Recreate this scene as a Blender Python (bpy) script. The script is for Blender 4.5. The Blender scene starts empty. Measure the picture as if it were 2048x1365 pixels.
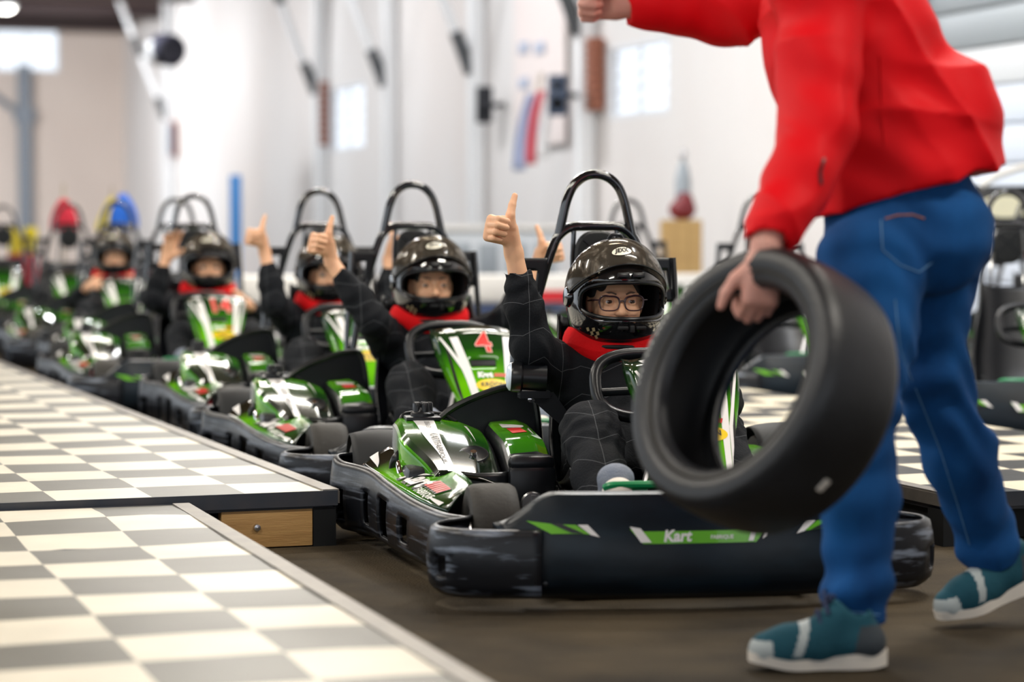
import bpy, bmesh, math, random
import numpy as np
from mathutils import Vector, Matrix

random.seed(7)
SC = bpy.context.scene
COL = SC.collection

# ------------------------------------------------------------------ camera
F_PX = 85.0 / 36.0 * 2048.0          # focal length in pixels of the 2048 px frame
CAM_Z = 0.90
PITCH = math.atan((682.5 - 450.0) / F_PX)
cd = bpy.data.cameras.new('camera')
cd.lens = 85.0
cd.sensor_width = 36.0
cd.sensor_fit = 'HORIZONTAL'
cd.clip_end = 300
cd.dof.use_dof = True
cd.dof.focus_distance = 6.6
cd.dof.aperture_fstop = 1.9
co = bpy.data.objects.new('camera', cd)
COL.objects.link(co)
co.location = (0, 0, CAM_Z)
co.rotation_euler = (math.pi / 2 - PITCH, 0, 0)
SC.camera = co

# ------------------------------------------------------------------ sky and exposure
w = bpy.data.worlds.new('sky')
SC.world = w
w.use_nodes = True
bg = w.node_tree.nodes['Background']
bg.inputs[0].default_value = (0.86, 0.93, 1.0, 1)
bg.inputs[1].default_value = 1.35
SC.view_settings.view_transform = 'Standard'
SC.view_settings.look = 'None'
SC.view_settings.gamma = 1.0
SC.view_settings.use_curve_mapping = False
SC.view_settings.exposure = 0.12


def area_light(name, loc, rot, size, energy, color):
    ld = bpy.data.lights.new(name, 'AREA')
    ld.shape = 'RECTANGLE'
    ld.size, ld.size_y = size
    ld.energy = energy
    ld.color = color
    o = bpy.data.objects.new(name, ld)
    COL.objects.link(o)
    o.location = loc
    o.rotation_euler = rot
    return o


# strip lamps are added under the roof to light the karts; each lamp builder adds its light (see added_strip_lamp)
CEIL_Z = 5.15
LAMP_E = 75.0
FLOOD_E = 195.0


# ------------------------------------------------------------------ helpers
def P(x, y, Y):
    """world point at depth Y that photo pixel (x, y) looks at"""
    dx, dy = (x - 1024.0) / F_PX, (682.5 - y) / F_PX
    fy = math.cos(PITCH) + dy * math.sin(PITCH)
    fz = -math.sin(PITCH) + dy * math.cos(PITCH)
    s = Y / fy
    return Vector((dx * s, Y, CAM_Z + fz * s))


def tag(o, label=None, cat=None, group=None, kind=None):
    if label: o['label'] = label
    if cat: o['category'] = cat
    if group: o['group'] = group
    if kind: o['kind'] = kind
    return o


def empty(name, loc=(0, 0, 0), rz=0.0):
    o = bpy.data.objects.new(name, None)
    o.empty_display_size = 0.1
    COL.objects.link(o)
    o.location = loc
    o.rotation_euler = (0, 0, rz)
    return o


def finish(me, angle=40.0):
    bm = bmesh.new()
    bm.from_mesh(me)
    lim = math.radians(angle)
    for f in bm.faces: f.smooth = True
    for e in bm.edges:
        if len(e.link_faces) == 2:
            e.smooth = e.calc_face_angle(0.0) < lim
    bm.to_mesh(me)
    bm.free()


def link(name, me, parent=None):
    o = bpy.data.objects.new(name, me)
    COL.objects.link(o)
    if parent is not None: o.parent = parent
    return o


class MB:
    """collects shapes into one mesh object"""
    def __init__(s):
        s.v, s.f, s.mi, s.uv = [], [], [], {}

    def add(s, vs, fs, mi=0):
        b = len(s.v)
        s.v += [tuple(p) for p in vs]
        for f in fs:
            s.f.append(tuple(b + i for i in f))
            s.mi.append(mi)
        return b

    def box(s, c, size, rot=None, mi=0, taper=1.0):
        hx, hy, hz = size[0] / 2, size[1] / 2, size[2] / 2
        vs = []
        for z in (-1, 1):
            k = 1.0 if z < 0 else taper
            for x, y in ((-1, -1), (1, -1), (1, 1), (-1, 1)):
                vs.append(Vector((x * hx * k, y * hy * k, z * hz)))
        if rot is not None: vs = [rot @ p for p in vs]
        vs = [p + Vector(c) for p in vs]
        s.add(vs, [(3, 2, 1, 0), (4, 5, 6, 7), (0, 1, 5, 4), (1, 2, 6, 5), (2, 3, 7, 6), (3, 0, 4, 7)], mi)
        return s

    def rbox(s, c, size, r=0.01, seg=2, rot=None, mi=0):
        bm = bmesh.new()
        bmesh.ops.create_cube(bm, size=1.0)
        bmesh.ops.scale(bm, vec=size, verts=bm.verts)
        bmesh.ops.bevel(bm, geom=bm.edges[:], offset=r, segments=seg, affect='EDGES', profile=0.5)
        M = (rot.to_4x4() if rot is not None else Matrix.Identity(4))
        vs = [M @ v.co + Vector(c) for v in bm.verts]
        s.add(vs, [[v.index for v in f.verts] for f in bm.faces], mi)
        bm.free()
        return s

    def tube(s, pts, r, seg=10, closed=False, cap=True, mi=0, flat=1.0):
        pts = [Vector(p) for p in pts]
        n = len(pts)
        rr = r if hasattr(r, '__len__') else [r] * n
        rings, up = [], None
        for i, p in enumerate(pts):
            if closed: t = pts[(i + 1) % n] - pts[(i - 1) % n]
            else: t = pts[min(i + 1, n - 1)] - pts[max(i - 1, 0)]
            if t.length < 1e-9: t = Vector((0, 0, 1))
            t.normalize()
            if up is None:
                up = Vector((0, 0, 1)) if abs(t.z) < 0.9 else Vector((0, 1, 0))
            a = up - t * up.dot(t)
            a.normalize()
            b = t.cross(a)
            up = a
            rings.append([p + (a * math.cos(k * 2 * math.pi / seg) + b * flat * math.sin(k * 2 * math.pi / seg)) * rr[i]
                          for k in range(seg)])
        vs = [q for ring in rings for q in ring]
        fs = []
        m = n if closed else n - 1
        for i in range(m):
            j = (i + 1) % n
            for k in range(seg):
                l = (k + 1) % seg
                fs.append((i * seg + k, i * seg + l, j * seg + l, j * seg + k))
        if cap and not closed:
            fs.append(tuple(range(seg))[::-1])
            fs.append(tuple((n - 1) * seg + k for k in range(seg)))
        s.add(vs, fs, mi)
        return s

    def lathe(s, prof, c=(0, 0, 0), axis=(0, 0, 1), seg=32, mi=0, closed=False):
        """prof: (radius, height) along axis"""
        ax = Vector(axis).normalized()
        a = ax.orthogonal().normalized()
        b = ax.cross(a)
        c = Vector(c)
        n = len(prof)
        vs = []
        for r, h in prof:
            for k in range(seg):
                t = 2 * math.pi * k / seg
                vs.append(c + ax * h + (a * math.cos(t) + b * math.sin(t)) * r)
        fs = []
        for i in range(n if closed else n - 1):
            j = (i + 1) % n
            for k in range(seg):
                l = (k + 1) % seg
                fs.append((i * seg + k, i * seg + l, j * seg + l, j * seg + k))
        if not closed:
            if prof[0][0] > 1e-6: fs.append(tuple(range(seg))[::-1])
            if prof[-1][0] > 1e-6: fs.append(tuple((n - 1) * seg + k for k in range(seg)))
        s.add(vs, fs, mi)
        return s

    def prism(s, poly, y0, y1, mi=0, plane='xz'):
        """polygon in a plane extruded along the remaining axis"""
        n = len(poly)
        def mk(p, q):
            if plane == 'xz': return (p[0], q, p[1])
            if plane == 'xy': return (p[0], p[1], q)
            return (q, p[0], p[1])
        vs = [mk(p, y0) for p in poly] + [mk(p, y1) for p in poly]
        fs = [tuple(range(n)), tuple(range(2 * n - 1, n - 1, -1))]
        fs += [(i, n + i, n + (i + 1) % n, (i + 1) % n) for i in range(n)]
        s.add(vs, fs, mi)
        return s

    def build(s, name, mat, parent=None, angle=40.0, recalc=True, bevel=0.0):
        me = bpy.data.meshes.new(name)
        me.from_pydata(s.v, [], s.f)
        mats = mat if isinstance(mat, (list, tuple)) else [mat]
        for m in mats: me.materials.append(m)
        if len(mats) > 1: me.polygons.foreach_set('material_index', s.mi)
        if recalc:
            bm = bmesh.new()
            bm.from_mesh(me)
            bmesh.ops.recalc_face_normals(bm, faces=bm.faces)
            if bevel: bmesh.ops.bevel(bm, geom=[e for e in bm.edges if e.is_manifold and e.calc_face_angle(0) > 0.6],
                                      offset=bevel, segments=2, affect='EDGES', profile=0.5)
            bm.to_mesh(me)
            bm.free()
        finish(me, angle)
        return link(name, me, parent)


def crom(pts, n=6, closed=False):
    """Catmull-Rom through points"""
    pts = [Vector(p) for p in pts]
    N = len(pts)
    out = []
    for i in range(N if closed else N - 1):
        if closed: p0, p1, p2, p3 = (pts[(i + k) % N] for k in (-1, 0, 1, 2))
        else: p0, p1, p2, p3 = pts[max(i - 1, 0)], pts[i], pts[i + 1], pts[min(i + 2, N - 1)]
        for k in range(n):
            t = k / n
            out.append(0.5 * ((2 * p1) + (p2 - p0) * t + (2 * p0 - 5 * p1 + 4 * p2 - p3) * t * t
                              + (3 * p1 - p0 - 3 * p2 + p3) * t ** 3))
    if not closed: out.append(pts[-1])
    return out


def patch(name, fn, nu, nv, mat, parent, thick=0.0, skip=None, angle=40.0, u0=0.0, u1=1.0, v0=0.0, v1=1.0, mfn=None,
          offset=-1.0, flip=False):
    """surface fn(u, v) as a grid with UVs"""
    vs, uvs = [], []
    for j in range(nv + 1):
        for i in range(nu + 1):
            u, v = u0 + (u1 - u0) * i / nu, v0 + (v1 - v0) * j / nv
            vs.append(tuple(fn(u, v)))
            uvs.append((u, v))
    fs, mi = [], []
    for j in range(nv):
        for i in range(nu):
            if skip and skip((i + .5) / nu, (j + .5) / nv): continue
            a = j * (nu + 1) + i
            q = (a, a + 1, a + nu + 2, a + nu + 1)
            fs.append(q[::-1] if flip else q)
            mi.append(mfn((i + .5) / nu, (j + .5) / nv) if mfn else 0)
    me = bpy.data.meshes.new(name)
    me.from_pydata(vs, [], fs)
    for m in (mat if isinstance(mat, (list, tuple)) else [mat]): me.materials.append(m)
    if mfn: me.polygons.foreach_set('material_index', mi)
    ul = me.uv_layers.new(name='UVMap')
    for lp in me.loops: ul.data[lp.index].uv = uvs[lp.vertex_index]
    finish(me, angle)
    o = link(name, me, parent)
    if thick:
        m = o.modifiers.new('solid', 'SOLIDIFY')
        m.thickness = thick
        m.offset = offset
    return o


def text2d(s, size=1.0, shear=0.0, bold=0.0, spacing=1.0, res=3):
    c = bpy.data.curves.new('lettering', 'FONT')
    c.body = s
    c.size = size
    c.shear = shear
    c.offset = bold
    c.space_character = spacing
    c.align_x, c.align_y = 'CENTER', 'CENTER'
    c.resolution_u = res
    c.fill_mode = 'FRONT'
    o = bpy.data.objects.new('lettering', c)
    me = bpy.data.meshes.new_from_object(o)
    vs = [(v.co.x, v.co.y) for v in me.vertices]
    fs = [tuple(p.vertices) for p in me.polygons]
    bpy.data.objects.remove(o)
    bpy.data.curves.remove(c)
    bpy.data.meshes.remove(me)
    return vs, fs


def poly2d(*pts):
    return list(pts), [tuple(range(len(pts)))]


def ellipse2d(cx, cy, rx, ry, n=28):
    return [(cx + rx * math.cos(2 * math.pi * k / n), cy + ry * math.sin(2 * math.pi * k / n)) for k in range(n)], [tuple(range(n))]


def decal(name, shapes, fn, mat, parent, eps=0.0012, cuts=0.06, flip=False):
    """flat print: 2-D shapes carried onto a surface fn(a, b), lifted a hair along its normal"""
    bm = bmesh.new()
    for vs, fs in shapes:
        vv = [bm.verts.new((x, y, 0)) for x, y in vs]
        for f in fs:
            try: bm.faces.new([vv[i] for i in f])
            except ValueError: pass
    if cuts:
        xs = [v.co.x for v in bm.verts]
        ys = [v.co.y for v in bm.verts]
        for ax, lo, hi in ((0, min(xs), max(xs)), (1, min(ys), max(ys))):
            t = lo + cuts
            while t < hi:
                no = (1, 0, 0) if ax == 0 else (0, 1, 0)
                pc = (t, 0, 0) if ax == 0 else (0, t, 0)
                bmesh.ops.bisect_plane(bm, geom=bm.verts[:] + bm.edges[:] + bm.faces[:], plane_co=pc, plane_no=no)
                t += cuts
    h = 1e-3
    for v in bm.verts:
        a, b = v.co.x, v.co.y
        p = Vector(fn(a, b))
        du = Vector(fn(a + h, b)) - Vector(fn(a - h, b))
        dv = Vector(fn(a, b + h)) - Vector(fn(a, b - h))
        n = du.cross(dv)
        if n.length > 0: n.normalize()
        if flip: n = -n
        v.co = p + n * eps
    me = bpy.data.meshes.new(name)
    bm.to_mesh(me)
    bm.free()
    me.materials.append(mat)
    for p in me.polygons: p.use_smooth = True
    return link(name, me, parent)


def children(o):
    return [c for c in COL.objects if c.parent == o]


def copy_tree(o, parent=None, kids=None):
    if kids is None:
        kids = {}
        for c in COL.objects:
            if c.parent is not None: kids.setdefault(c.parent.name, []).append(c)
    c = o.copy()
    COL.objects.link(c)
    c.parent = parent
    for ch in kids.get(o.name, []): copy_tree(ch, c, kids)
    return c


# ------------------------------------------------------------------ distance-field solids (bodies, clothes, helmets)
class Vol:
    def __init__(s, lo, hi, h):
        s.lo = np.array(lo, dtype=np.float32)
        s.h = float(h)
        n = np.ceil((np.array(hi) - np.array(lo)) / h).astype(int) + 1
        s.n = n
        s.ax = [s.lo[i] + np.arange(n[i], dtype=np.float32) * s.h for i in range(3)]
        s.D = np.full(n, 0.25, dtype=np.float32)

    def win(s, lo, hi):
        sl = []
        for i in range(3):
            a = max(0, int((lo[i] - s.lo[i]) / s.h))
            b = min(s.n[i], int((hi[i] - s.lo[i]) / s.h) + 2)
            if b <= a: return None
            sl.append(slice(a, b))
        g = (s.ax[0][sl[0]][:, None, None], s.ax[1][sl[1]][None, :, None], s.ax[2][sl[2]][None, None, :])
        return tuple(sl), g

    def put(s, sl, d, k, sub):
        a = s.D[sl]
        if sub:
            d = -d
            if k:
                hh = np.clip(.5 - .5 * (a - d) / k, 0, 1)
                s.D[sl] = a * (1 - hh) + d * hh + k * hh * (1 - hh)
            else: s.D[sl] = np.maximum(a, d)
        else:
            if k:
                hh = np.clip(.5 + .5 * (a - d) / k, 0, 1)
                s.D[sl] = a * (1 - hh) + d * hh - k * hh * (1 - hh)
            else: s.D[sl] = np.minimum(a, d)

    def cone(s, a, b, ra, rb, k=0.01, sub=False):
        a, b = np.array(a, float), np.array(b, float)
        m = k + 3 * s.h
        w_ = s.win(np.minimum(a - ra, b - rb) - m, np.maximum(a + ra, b + rb) + m)
        if w_ is None: return s
        sl, (x, y, z) = w_
        ba = b - a
        L = max(float(ba @ ba), 1e-12)
        t = np.clip(((x - a[0]) * ba[0] + (y - a[1]) * ba[1] + (z - a[2]) * ba[2]) / L, 0, 1)
        d = np.sqrt((x - a[0] - t * ba[0]) ** 2 + (y - a[1] - t * ba[1]) ** 2 + (z - a[2] - t * ba[2]) ** 2) - (ra + (rb - ra) * t)
        s.put(sl, d.astype(np.float32), k, sub)
        return s

    def chain(s, pr, k=0.01):
        for (a, ra), (b, rb) in zip(pr[:-1], pr[1:]): s.cone(a, b, ra, rb, k)
        return s

    def loc(s, c, R, reach, k):
        c = np.array(c, float)
        m = reach + k + 3 * s.h
        w_ = s.win(c - m, c + m)
        if w_ is None: return None
        sl, (x, y, z) = w_
        x, y, z = x - c[0], y - c[1], z - c[2]
        if R is not None:
            R = np.array(R)
            x, y, z = (R[0, 0] * x + R[1, 0] * y + R[2, 0] * z, R[0, 1] * x + R[1, 1] * y + R[2, 1] * z,
                       R[0, 2] * x + R[1, 2] * y + R[2, 2] * z)
        return sl, x, y, z

    def ell(s, c, r, k=0.01, sub=False, R=None):
        q = s.loc(c, R, max(r), k)
        if q is None: return s
        sl, x, y, z = q
        k0 = np.sqrt((x / r[0]) ** 2 + (y / r[1]) ** 2 + (z / r[2]) ** 2)
        k1 = np.sqrt((x / r[0] ** 2) ** 2 + (y / r[1] ** 2) ** 2 + (z / r[2] ** 2) ** 2) + 1e-6
        s.put(sl, (k0 * (k0 - 1) / k1).astype(np.float32), k, sub)
        return s

    def box(s, c, half, rad=0.01, k=0.01, sub=False, R=None):
        q = s.loc(c, R, float(np.linalg.norm(half)), k)
        if q is None: return s
        sl, x, y, z = q
        qx, qy, qz = abs(x) - (half[0] - rad), abs(y) - (half[1] - rad), abs(z) - (half[2] - rad)
        d = np.sqrt(np.maximum(qx, 0) ** 2 + np.maximum(qy, 0) ** 2 + np.maximum(qz, 0) ** 2) \
            + np.minimum(np.maximum(qx, np.maximum(qy, qz)), 0) - rad
        s.put(sl, d.astype(np.float32), k, sub)
        return s

    def displace(s, fn):
        idx = np.nonzero(np.abs(s.D) < 0.03)
        if len(idx[0]) == 0: return s
        s.D[idx] += fn(s.ax[0][idx[0]], s.ax[1][idx[1]], s.ax[2][idx[2]]).astype(np.float32)
        return s

    def mesh(s):
        D = s.D
        I = D < 0
        n = s.n
        c = np.zeros(n - 1, dtype=np.int8)
        for dx in (0, 1):
            for dy in (0, 1):
                for dz in (0, 1):
                    c += I[dx:n[0] - 1 + dx, dy:n[1] - 1 + dy, dz:n[2] - 1 + dz]
        ci = np.nonzero((c > 0) & (c < 8))
        ids = np.full(n - 1, -1, dtype=np.int32)
        ids[ci] = np.arange(len(ci[0]))
        base = np.stack(ci, 1)
        acc = np.zeros((len(base), 3), dtype=np.float64)
        cnt = np.zeros(len(base))
        cor = [(a, b, d) for a in (0, 1) for b in (0, 1) for d in (0, 1)]
        for p in cor:
            for ax in range(3):
                if p[ax]: continue
                q = list(p)
                q[ax] = 1
                d0 = D[base[:, 0] + p[0], base[:, 1] + p[1], base[:, 2] + p[2]]
                d1 = D[base[:, 0] + q[0], base[:, 1] + q[1], base[:, 2] + q[2]]
                m = (d0 < 0) != (d1 < 0)
                t = np.where(m, d0 / np.where(m, d0 - d1, 1), 0)
                pt = np.array(p, float)[None, :].repeat(len(base), 0)
                pt[:, ax] = t
                acc[m] += pt[m]
                cnt[m] += 1
        V = (base + acc / cnt[:, None]) * s.h + s.lo[None, :]
        Q = []
        for ax in range(3):
            b, g = (ax + 1) % 3, (ax + 2) % 3
            s0 = [slice(1, n[i] - 1) for i in range(3)]
            s1 = list(s0)
            s0[ax], s1[ax] = slice(0, n[ax] - 1), slice(1, n[ax])
            i0, i1 = I[tuple(s0)], I[tuple(s1)]
            for want in (True, False):
                e = np.stack(np.nonzero((i0 == want) & (i1 != want)), 1)
                if len(e) == 0: continue
                e[:, b] += 1
                e[:, g] += 1
                qs = []
                for ob, og in ((-1, -1), (0, -1), (0, 0), (-1, 0)):
                    t = e.copy()
                    t[:, b] += ob
                    t[:, g] += og
                    qs.append(ids[t[:, 0], t[:, 1], t[:, 2]])
                qs = np.stack(qs if want else qs[::-1], 1)
                Q.append(qs)
        Q = np.concatenate(Q)
        return V, Q[(Q >= 0).all(1)]

    def build(s, name, mat, parent=None, mfn=None, shift=(0, 0, 0), relax=1):
        V, Q = s.mesh()
        for _ in range(relax):
            A = np.zeros_like(V)
            N = np.zeros(len(V))
            for k in range(4):
                i, j = Q[:, k], Q[:, (k + 1) % 4]
                np.add.at(A, i, V[j])
                np.add.at(N, i, 1)
            V = V * .5 + .5 * A / np.maximum(N, 1)[:, None]
        me = bpy.data.meshes.new(name)
        me.vertices.add(len(V))
        me.vertices.foreach_set('co', (V + np.array(shift)).astype(np.float32).ravel())
        me.loops.add(Q.size)
        me.loops.foreach_set('vertex_index', Q.astype(np.int32).ravel())
        me.polygons.add(len(Q))
        me.polygons.foreach_set('loop_start', np.arange(0, Q.size, 4, dtype=np.int32))
        me.polygons.foreach_set('loop_total', np.full(len(Q), 4, dtype=np.int32))
        mats = mat if isinstance(mat, (list, tuple)) else [mat]
        for m in mats: me.materials.append(m)
        if mfn is not None:
            C = V[Q].mean(1)
            me.polygons.foreach_set('material_index', mfn(C).astype(np.int32))
        me.polygons.foreach_set('use_smooth', np.ones(len(Q), dtype=bool))
        me.update(calc_edges=True)
        me.validate()
        return link(name, me, parent)


# ------------------------------------------------------------------ materials
def nodes(m):
    return m.node_tree.nodes, m.node_tree.links


def mat(name, col, rough=0.5, metal=0.0, spec=0.5, coat=0.0, bump=None, var=None, sss=0.0, emit=None, sheen=0.0):
    """bump = (scale, strength[, stretch]); var = (scale, second colour, amount[, stretch])"""
    m = bpy.data.materials.new(name)
    m.use_nodes = True
    N, L = nodes(m)
    b = N['Principled BSDF']
    b.inputs['Base Color'].default_value = (*col, 1)
    b.inputs['Roughness'].default_value = rough
    b.inputs['Metallic'].default_value = metal
    b.inputs['Specular IOR Level'].default_value = spec
    b.inputs['Coat Weight'].default_value = coat
    b.inputs['Coat Roughness'].default_value = 0.05
    b.inputs['Sheen Weight'].default_value = sheen
    if sss:
        b.inputs['Subsurface Weight'].default_value = sss
        b.inputs['Subsurface Radius'].default_value = (0.008, 0.003, 0.002)
        b.inputs['Subsurface Scale'].default_value = 1.0
    if emit:
        b.inputs['Emission Color'].default_value = (*emit[0], 1)
        b.inputs['Emission Strength'].default_value = emit[1]
    tc = N.new('ShaderNodeTexCoord')

    def noise(scale, stretch):
        mp = N.new('ShaderNodeMapping')
        L.new(tc.outputs['Object'], mp.inputs[0])
        if stretch: mp.inputs['Scale'].default_value = stretch
        nz = N.new('ShaderNodeTexNoise')
        nz.inputs['Scale'].default_value = scale
        nz.inputs['Detail'].default_value = 5
        L.new(mp.outputs[0], nz.inputs['Vector'])
        return nz
    if var:
        nz = noise(var[0], var[3] if len(var) > 3 else None)
        rp = N.new('ShaderNodeValToRGB')
        ctr = var[5] if len(var) > 5 else .5
        rp.color_ramp.elements[0].position = ctr - 0.5 * (var[4] if len(var) > 4 else 0.5)
        rp.color_ramp.elements[1].position = ctr + 0.5 * (var[4] if len(var) > 4 else 0.5)
        L.new(nz.outputs['Fac'], rp.inputs[0])
        ml = N.new('ShaderNodeMath')
        ml.operation = 'MULTIPLY'
        ml.inputs[1].default_value = var[2]
        L.new(rp.outputs[0], ml.inputs[0])
        mx = N.new('ShaderNodeMix')
        mx.data_type = 'RGBA'
        mx.inputs['A'].default_value = (*col, 1)
        mx.inputs['B'].default_value = (*var[1], 1)
        L.new(ml.outputs[0], mx.inputs['Factor'])
        L.new(mx.outputs['Result'], b.inputs['Base Color'])
    if bump:
        nz = noise(bump[0], bump[2] if len(bump) > 2 else None)
        bp = N.new('ShaderNodeBump')
        bp.inputs['Strength'].default_value = bump[1]
        bp.inputs['Distance'].default_value = 0.01
        L.new(nz.outputs['Fac'], bp.inputs['Height'])
        L.new(bp.outputs[0], b.inputs['Normal'])
    return m


def ramp_mat(name, axis, stops, rough=0.11, coat=0.2, noise=0.06):
    """printed gradient along the panel's own U or V"""
    m = mat(name, (0, 0, 0), rough, coat=coat, spec=.35)
    N, L = nodes(m)
    uv = N.new('ShaderNodeUVMap')
    uv.uv_map = 'UVMap'
    sp = N.new('ShaderNodeSeparateXYZ')
    L.new(uv.outputs[0], sp.inputs[0])
    nz = N.new('ShaderNodeTexNoise')
    nz.inputs['Scale'].default_value = 5
    L.new(uv.outputs[0], nz.inputs['Vector'])
    ma = N.new('ShaderNodeMath')
    ma.operation = 'MULTIPLY_ADD'
    ma.inputs[1].default_value = noise
    L.new(nz.outputs['Fac'], ma.inputs[0])
    L.new(sp.outputs[axis], ma.inputs[2])
    rp = N.new('ShaderNodeValToRGB')
    e = rp.color_ramp.elements
    e[0].position, e[0].color = stops[0][0], (*stops[0][1], 1)
    e[1].position, e[1].color = stops[-1][0], (*stops[-1][1], 1)
    for p, c in stops[1:-1]:
        q = e.new(p)
        q.color = (*c, 1)
    L.new(ma.outputs[0], rp.inputs[0])
    L.new(rp.outputs[0], N['Principled BSDF'].inputs['Base Color'])
    return m


M = {}
M['plastic'] = mat('scuffed_black_plastic', (.006, .007, .010), .33, spec=.4, var=(11, (.17, .19, .23), .75, (.45, .45, 7), .22, .63), bump=(60, .05))
M['worn'] = mat('heavily_scuffed_black_plastic', (.006, .007, .010), .36, spec=.4, var=(8, (.24, .28, .35), .75, (1.0, 1.0, 6), .16, .60), bump=(60, .05))
M['nose_plastic'] = mat('dark_navy_plastic', (.0025, .006, .010), .34, spec=.32, var=(5, (.012, .026, .040), .7, (1, 1, 3), .4, .6), bump=(30, .04))
M['black'] = mat('satin_black', (.005, .006, .008), .32, spec=.4)
M['gloss'] = mat('gloss_black_paint', (.006, .007, .009), .10, coat=1.0)
M['matte'] = mat('matte_black', (.008, .009, .010), .6, spec=.3)
M['rubber'] = mat('grey_black_rubber', (.018, .017, .015), .62, spec=.35, var=(7, (.055, .050, .042), .6), bump=(90, .12))
M['slick'] = mat('worn_slick_rubber', (.0045, .005, .006), .44, spec=.45, var=(5, (.026, .028, .034), .7), bump=(70, .10))
M['chalk'] = mat('chalk_white', (.5, .5, .48), .8)
M['metal'] = mat('brushed_metal', (.62, .62, .64), .3, 1.0)
M['chrome'] = mat('chrome', (.8, .8, .84), .08, 1.0)
M['engine_red'] = mat('red_engine_paint', (.45, .01, .02), .35)
M['white'] = mat('white_print', (.86, .84, .82), .28, coat=.5)
M['red_print'] = mat('red_print', (.78, .025, .02), .28, coat=.5)
M['pink_print'] = mat('pale_pink_print', (.9, .50, .42), .28, coat=.5)
M['yellow'] = mat('yellow_print', (.90, .62, .005), .3, coat=.4)
M['orange'] = mat('orange_print', (.9, .38, .02), .3)
M['ink'] = mat('black_print', (.01, .01, .01), .35)
LIME, GRN, DKG, BLK = (.13, .46, .004), (.04, .21, .004), (.008, .055, .005), (.004, .007, .004)
M['nose_green'] = ramp_mat('green_fairing_print', 'Y', [(.0, BLK), (.10, (.010, .022, .010)), (.30, DKG), (.42, GRN), (.6, LIME), (.8, LIME), (1, GRN)])
M['pod_green'] = ramp_mat('green_pod_print', 'Y', [(.0, BLK), (.25, DKG), (.45, GRN), (.75, LIME), (.9, BLK)])
M['cover_green'] = ramp_mat('green_cover_print', 'Y', [(.0, BLK), (.30, (.008, .016, .008)), (.55, DKG), (.78, GRN), (1, LIME)])
M['cover_side'] = ramp_mat('silver_green_side_print', 'Y', [(.0, (.05, .2, .01)), (.35, GRN), (.55, LIME), (.75, (.6, .68, .6)), (1, (.72, .76, .8))])
M['tank_green'] = ramp_mat('green_tank_print', 'Y', [(.0, DKG), (.5, GRN), (1, LIME)])
M['lime'] = mat('lime_print', LIME, .3, coat=.5)
M['pedal'] = mat('green_pedal_paint', (.005, .22, .07), .35)
M['lens'] = mat('frosted_lens', (.70, .80, .92), .25)

# ================================================================== the hall
M['asphalt'] = mat('worn_asphalt', (.016, .012, .007), .85, spec=.2, var=(2.6, (.085, .062, .033), .95, None, .5, .52), bump=(140, .8))
M['wall_white'] = mat('white_painted_masonry', (.80, .795, .79), .85, var=(.35, (.70, .63, .59), .8, (1, 1, .5), .5), bump=(6, .2))
M['wall_beige'] = mat('beige_plaster', (.74, .64, .57), .85, var=(.5, (.62, .52, .46), .7), bump=(8, .2))
M['roof_wood'] = mat('brown_roof_boards', (.17, .085, .045), .7, var=(1.2, (.32, .17, .08), .8, (1, 6, 1)))
M['beam'] = mat('dark_roof_beam', (.055, .035, .035), .6)
M['steel_pale'] = mat('white_painted_steel', (.80, .81, .82), .5)
M['steel_dark'] = mat('dark_grey_steel', (.07, .075, .08), .5)
M['steel_grey'] = mat('blue_grey_steel', (.22, .25, .29), .5)
M['rust'] = mat('rusty_brick_red', (.33, .12, .07), .8)
M['frame'] = mat('window_frame_paint', (.75, .76, .78), .5)
M['alu'] = mat('worn_aluminium_trim', (.26, .235, .20), .42, .6, var=(14, (.15, .14, .13), .7), bump=(40, .1))
M['navy_steel'] = mat('dark_navy_steel_strip', (.020, .028, .042), .45, var=(10, (.07, .06, .06), .6))
M['wood'] = mat('raw_timber', (.66, .40, .15), .65, var=(5, (.45, .24, .08), .8, (1, 1, 12)), bump=(30, .2, (1, 1, 8)))
M['lamp'] = mat('lamp_tube', (1, 1, 1), .5, emit=((1.0, .95, .86), 9.0))

# glass: thin clear pane
mg = bpy.data.materials.new('window_glass')
mg.use_nodes = True
N_, L_ = nodes(mg)
N_.remove(N_['Principled BSDF'])
tr = N_.new('ShaderNodeBsdfTransparent')
tr.inputs[0].default_value = (.99, .99, 1, 1)
gl = N_.new('ShaderNodeBsdfGlossy')
gl.inputs['Roughness'].default_value = .05
mx = N_.new('ShaderNodeMixShader')
mx.inputs[0].default_value = .03
L_.new(tr.outputs[0], mx.inputs[1])
L_.new(gl.outputs[0], mx.inputs[2])
L_.new(mx.outputs[0], N_['Material Output'].inputs[0])
M['glass'] = mg

# floor
b = MB()
b.add([(-40, -6, 0), (40, -6, 0), (40, 70, 0), (-40, 70, 0)], [(0, 1, 2, 3)])
tag(b.build('floor', M['asphalt'], recalc=False), 'dark brown worn asphalt floor of the hall', 'floor', kind='structure')

W0 = Vector((-8.16, 51.0, 0))
WD = Vector((.31, -.951, 0)).normalized()      # along the white wall towards the camera
WN = Vector((-.951, -.31, 0)).normalized()     # off the white wall, into the hall


def wp(s, off, z): return W0 + WD * s + WN * off + Vector((0, 0, z))
def bp_(t, off, z): return W0 + WN * t + WD * off + Vector((0, 0, z))


def s_of(x, fn):
    lo, hi = 0.0, 48.0
    g = (x - 1024.0) / F_PX
    f0 = fn(lo, 0, 0)
    sgn = 1 if (fn(1, 0, 0).x / fn(1, 0, 0).y) > f0.x / f0.y else -1
    for _ in range(50):
        m_ = (lo + hi) / 2
        p = fn(m_, 0, 0)
        if (p.x / p.y - g) * sgn < 0: lo = m_
        else: hi = m_
    return lo


def z_of(y, Y): return CAM_Z + (450.0 - y) / F_PX * Y


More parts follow.
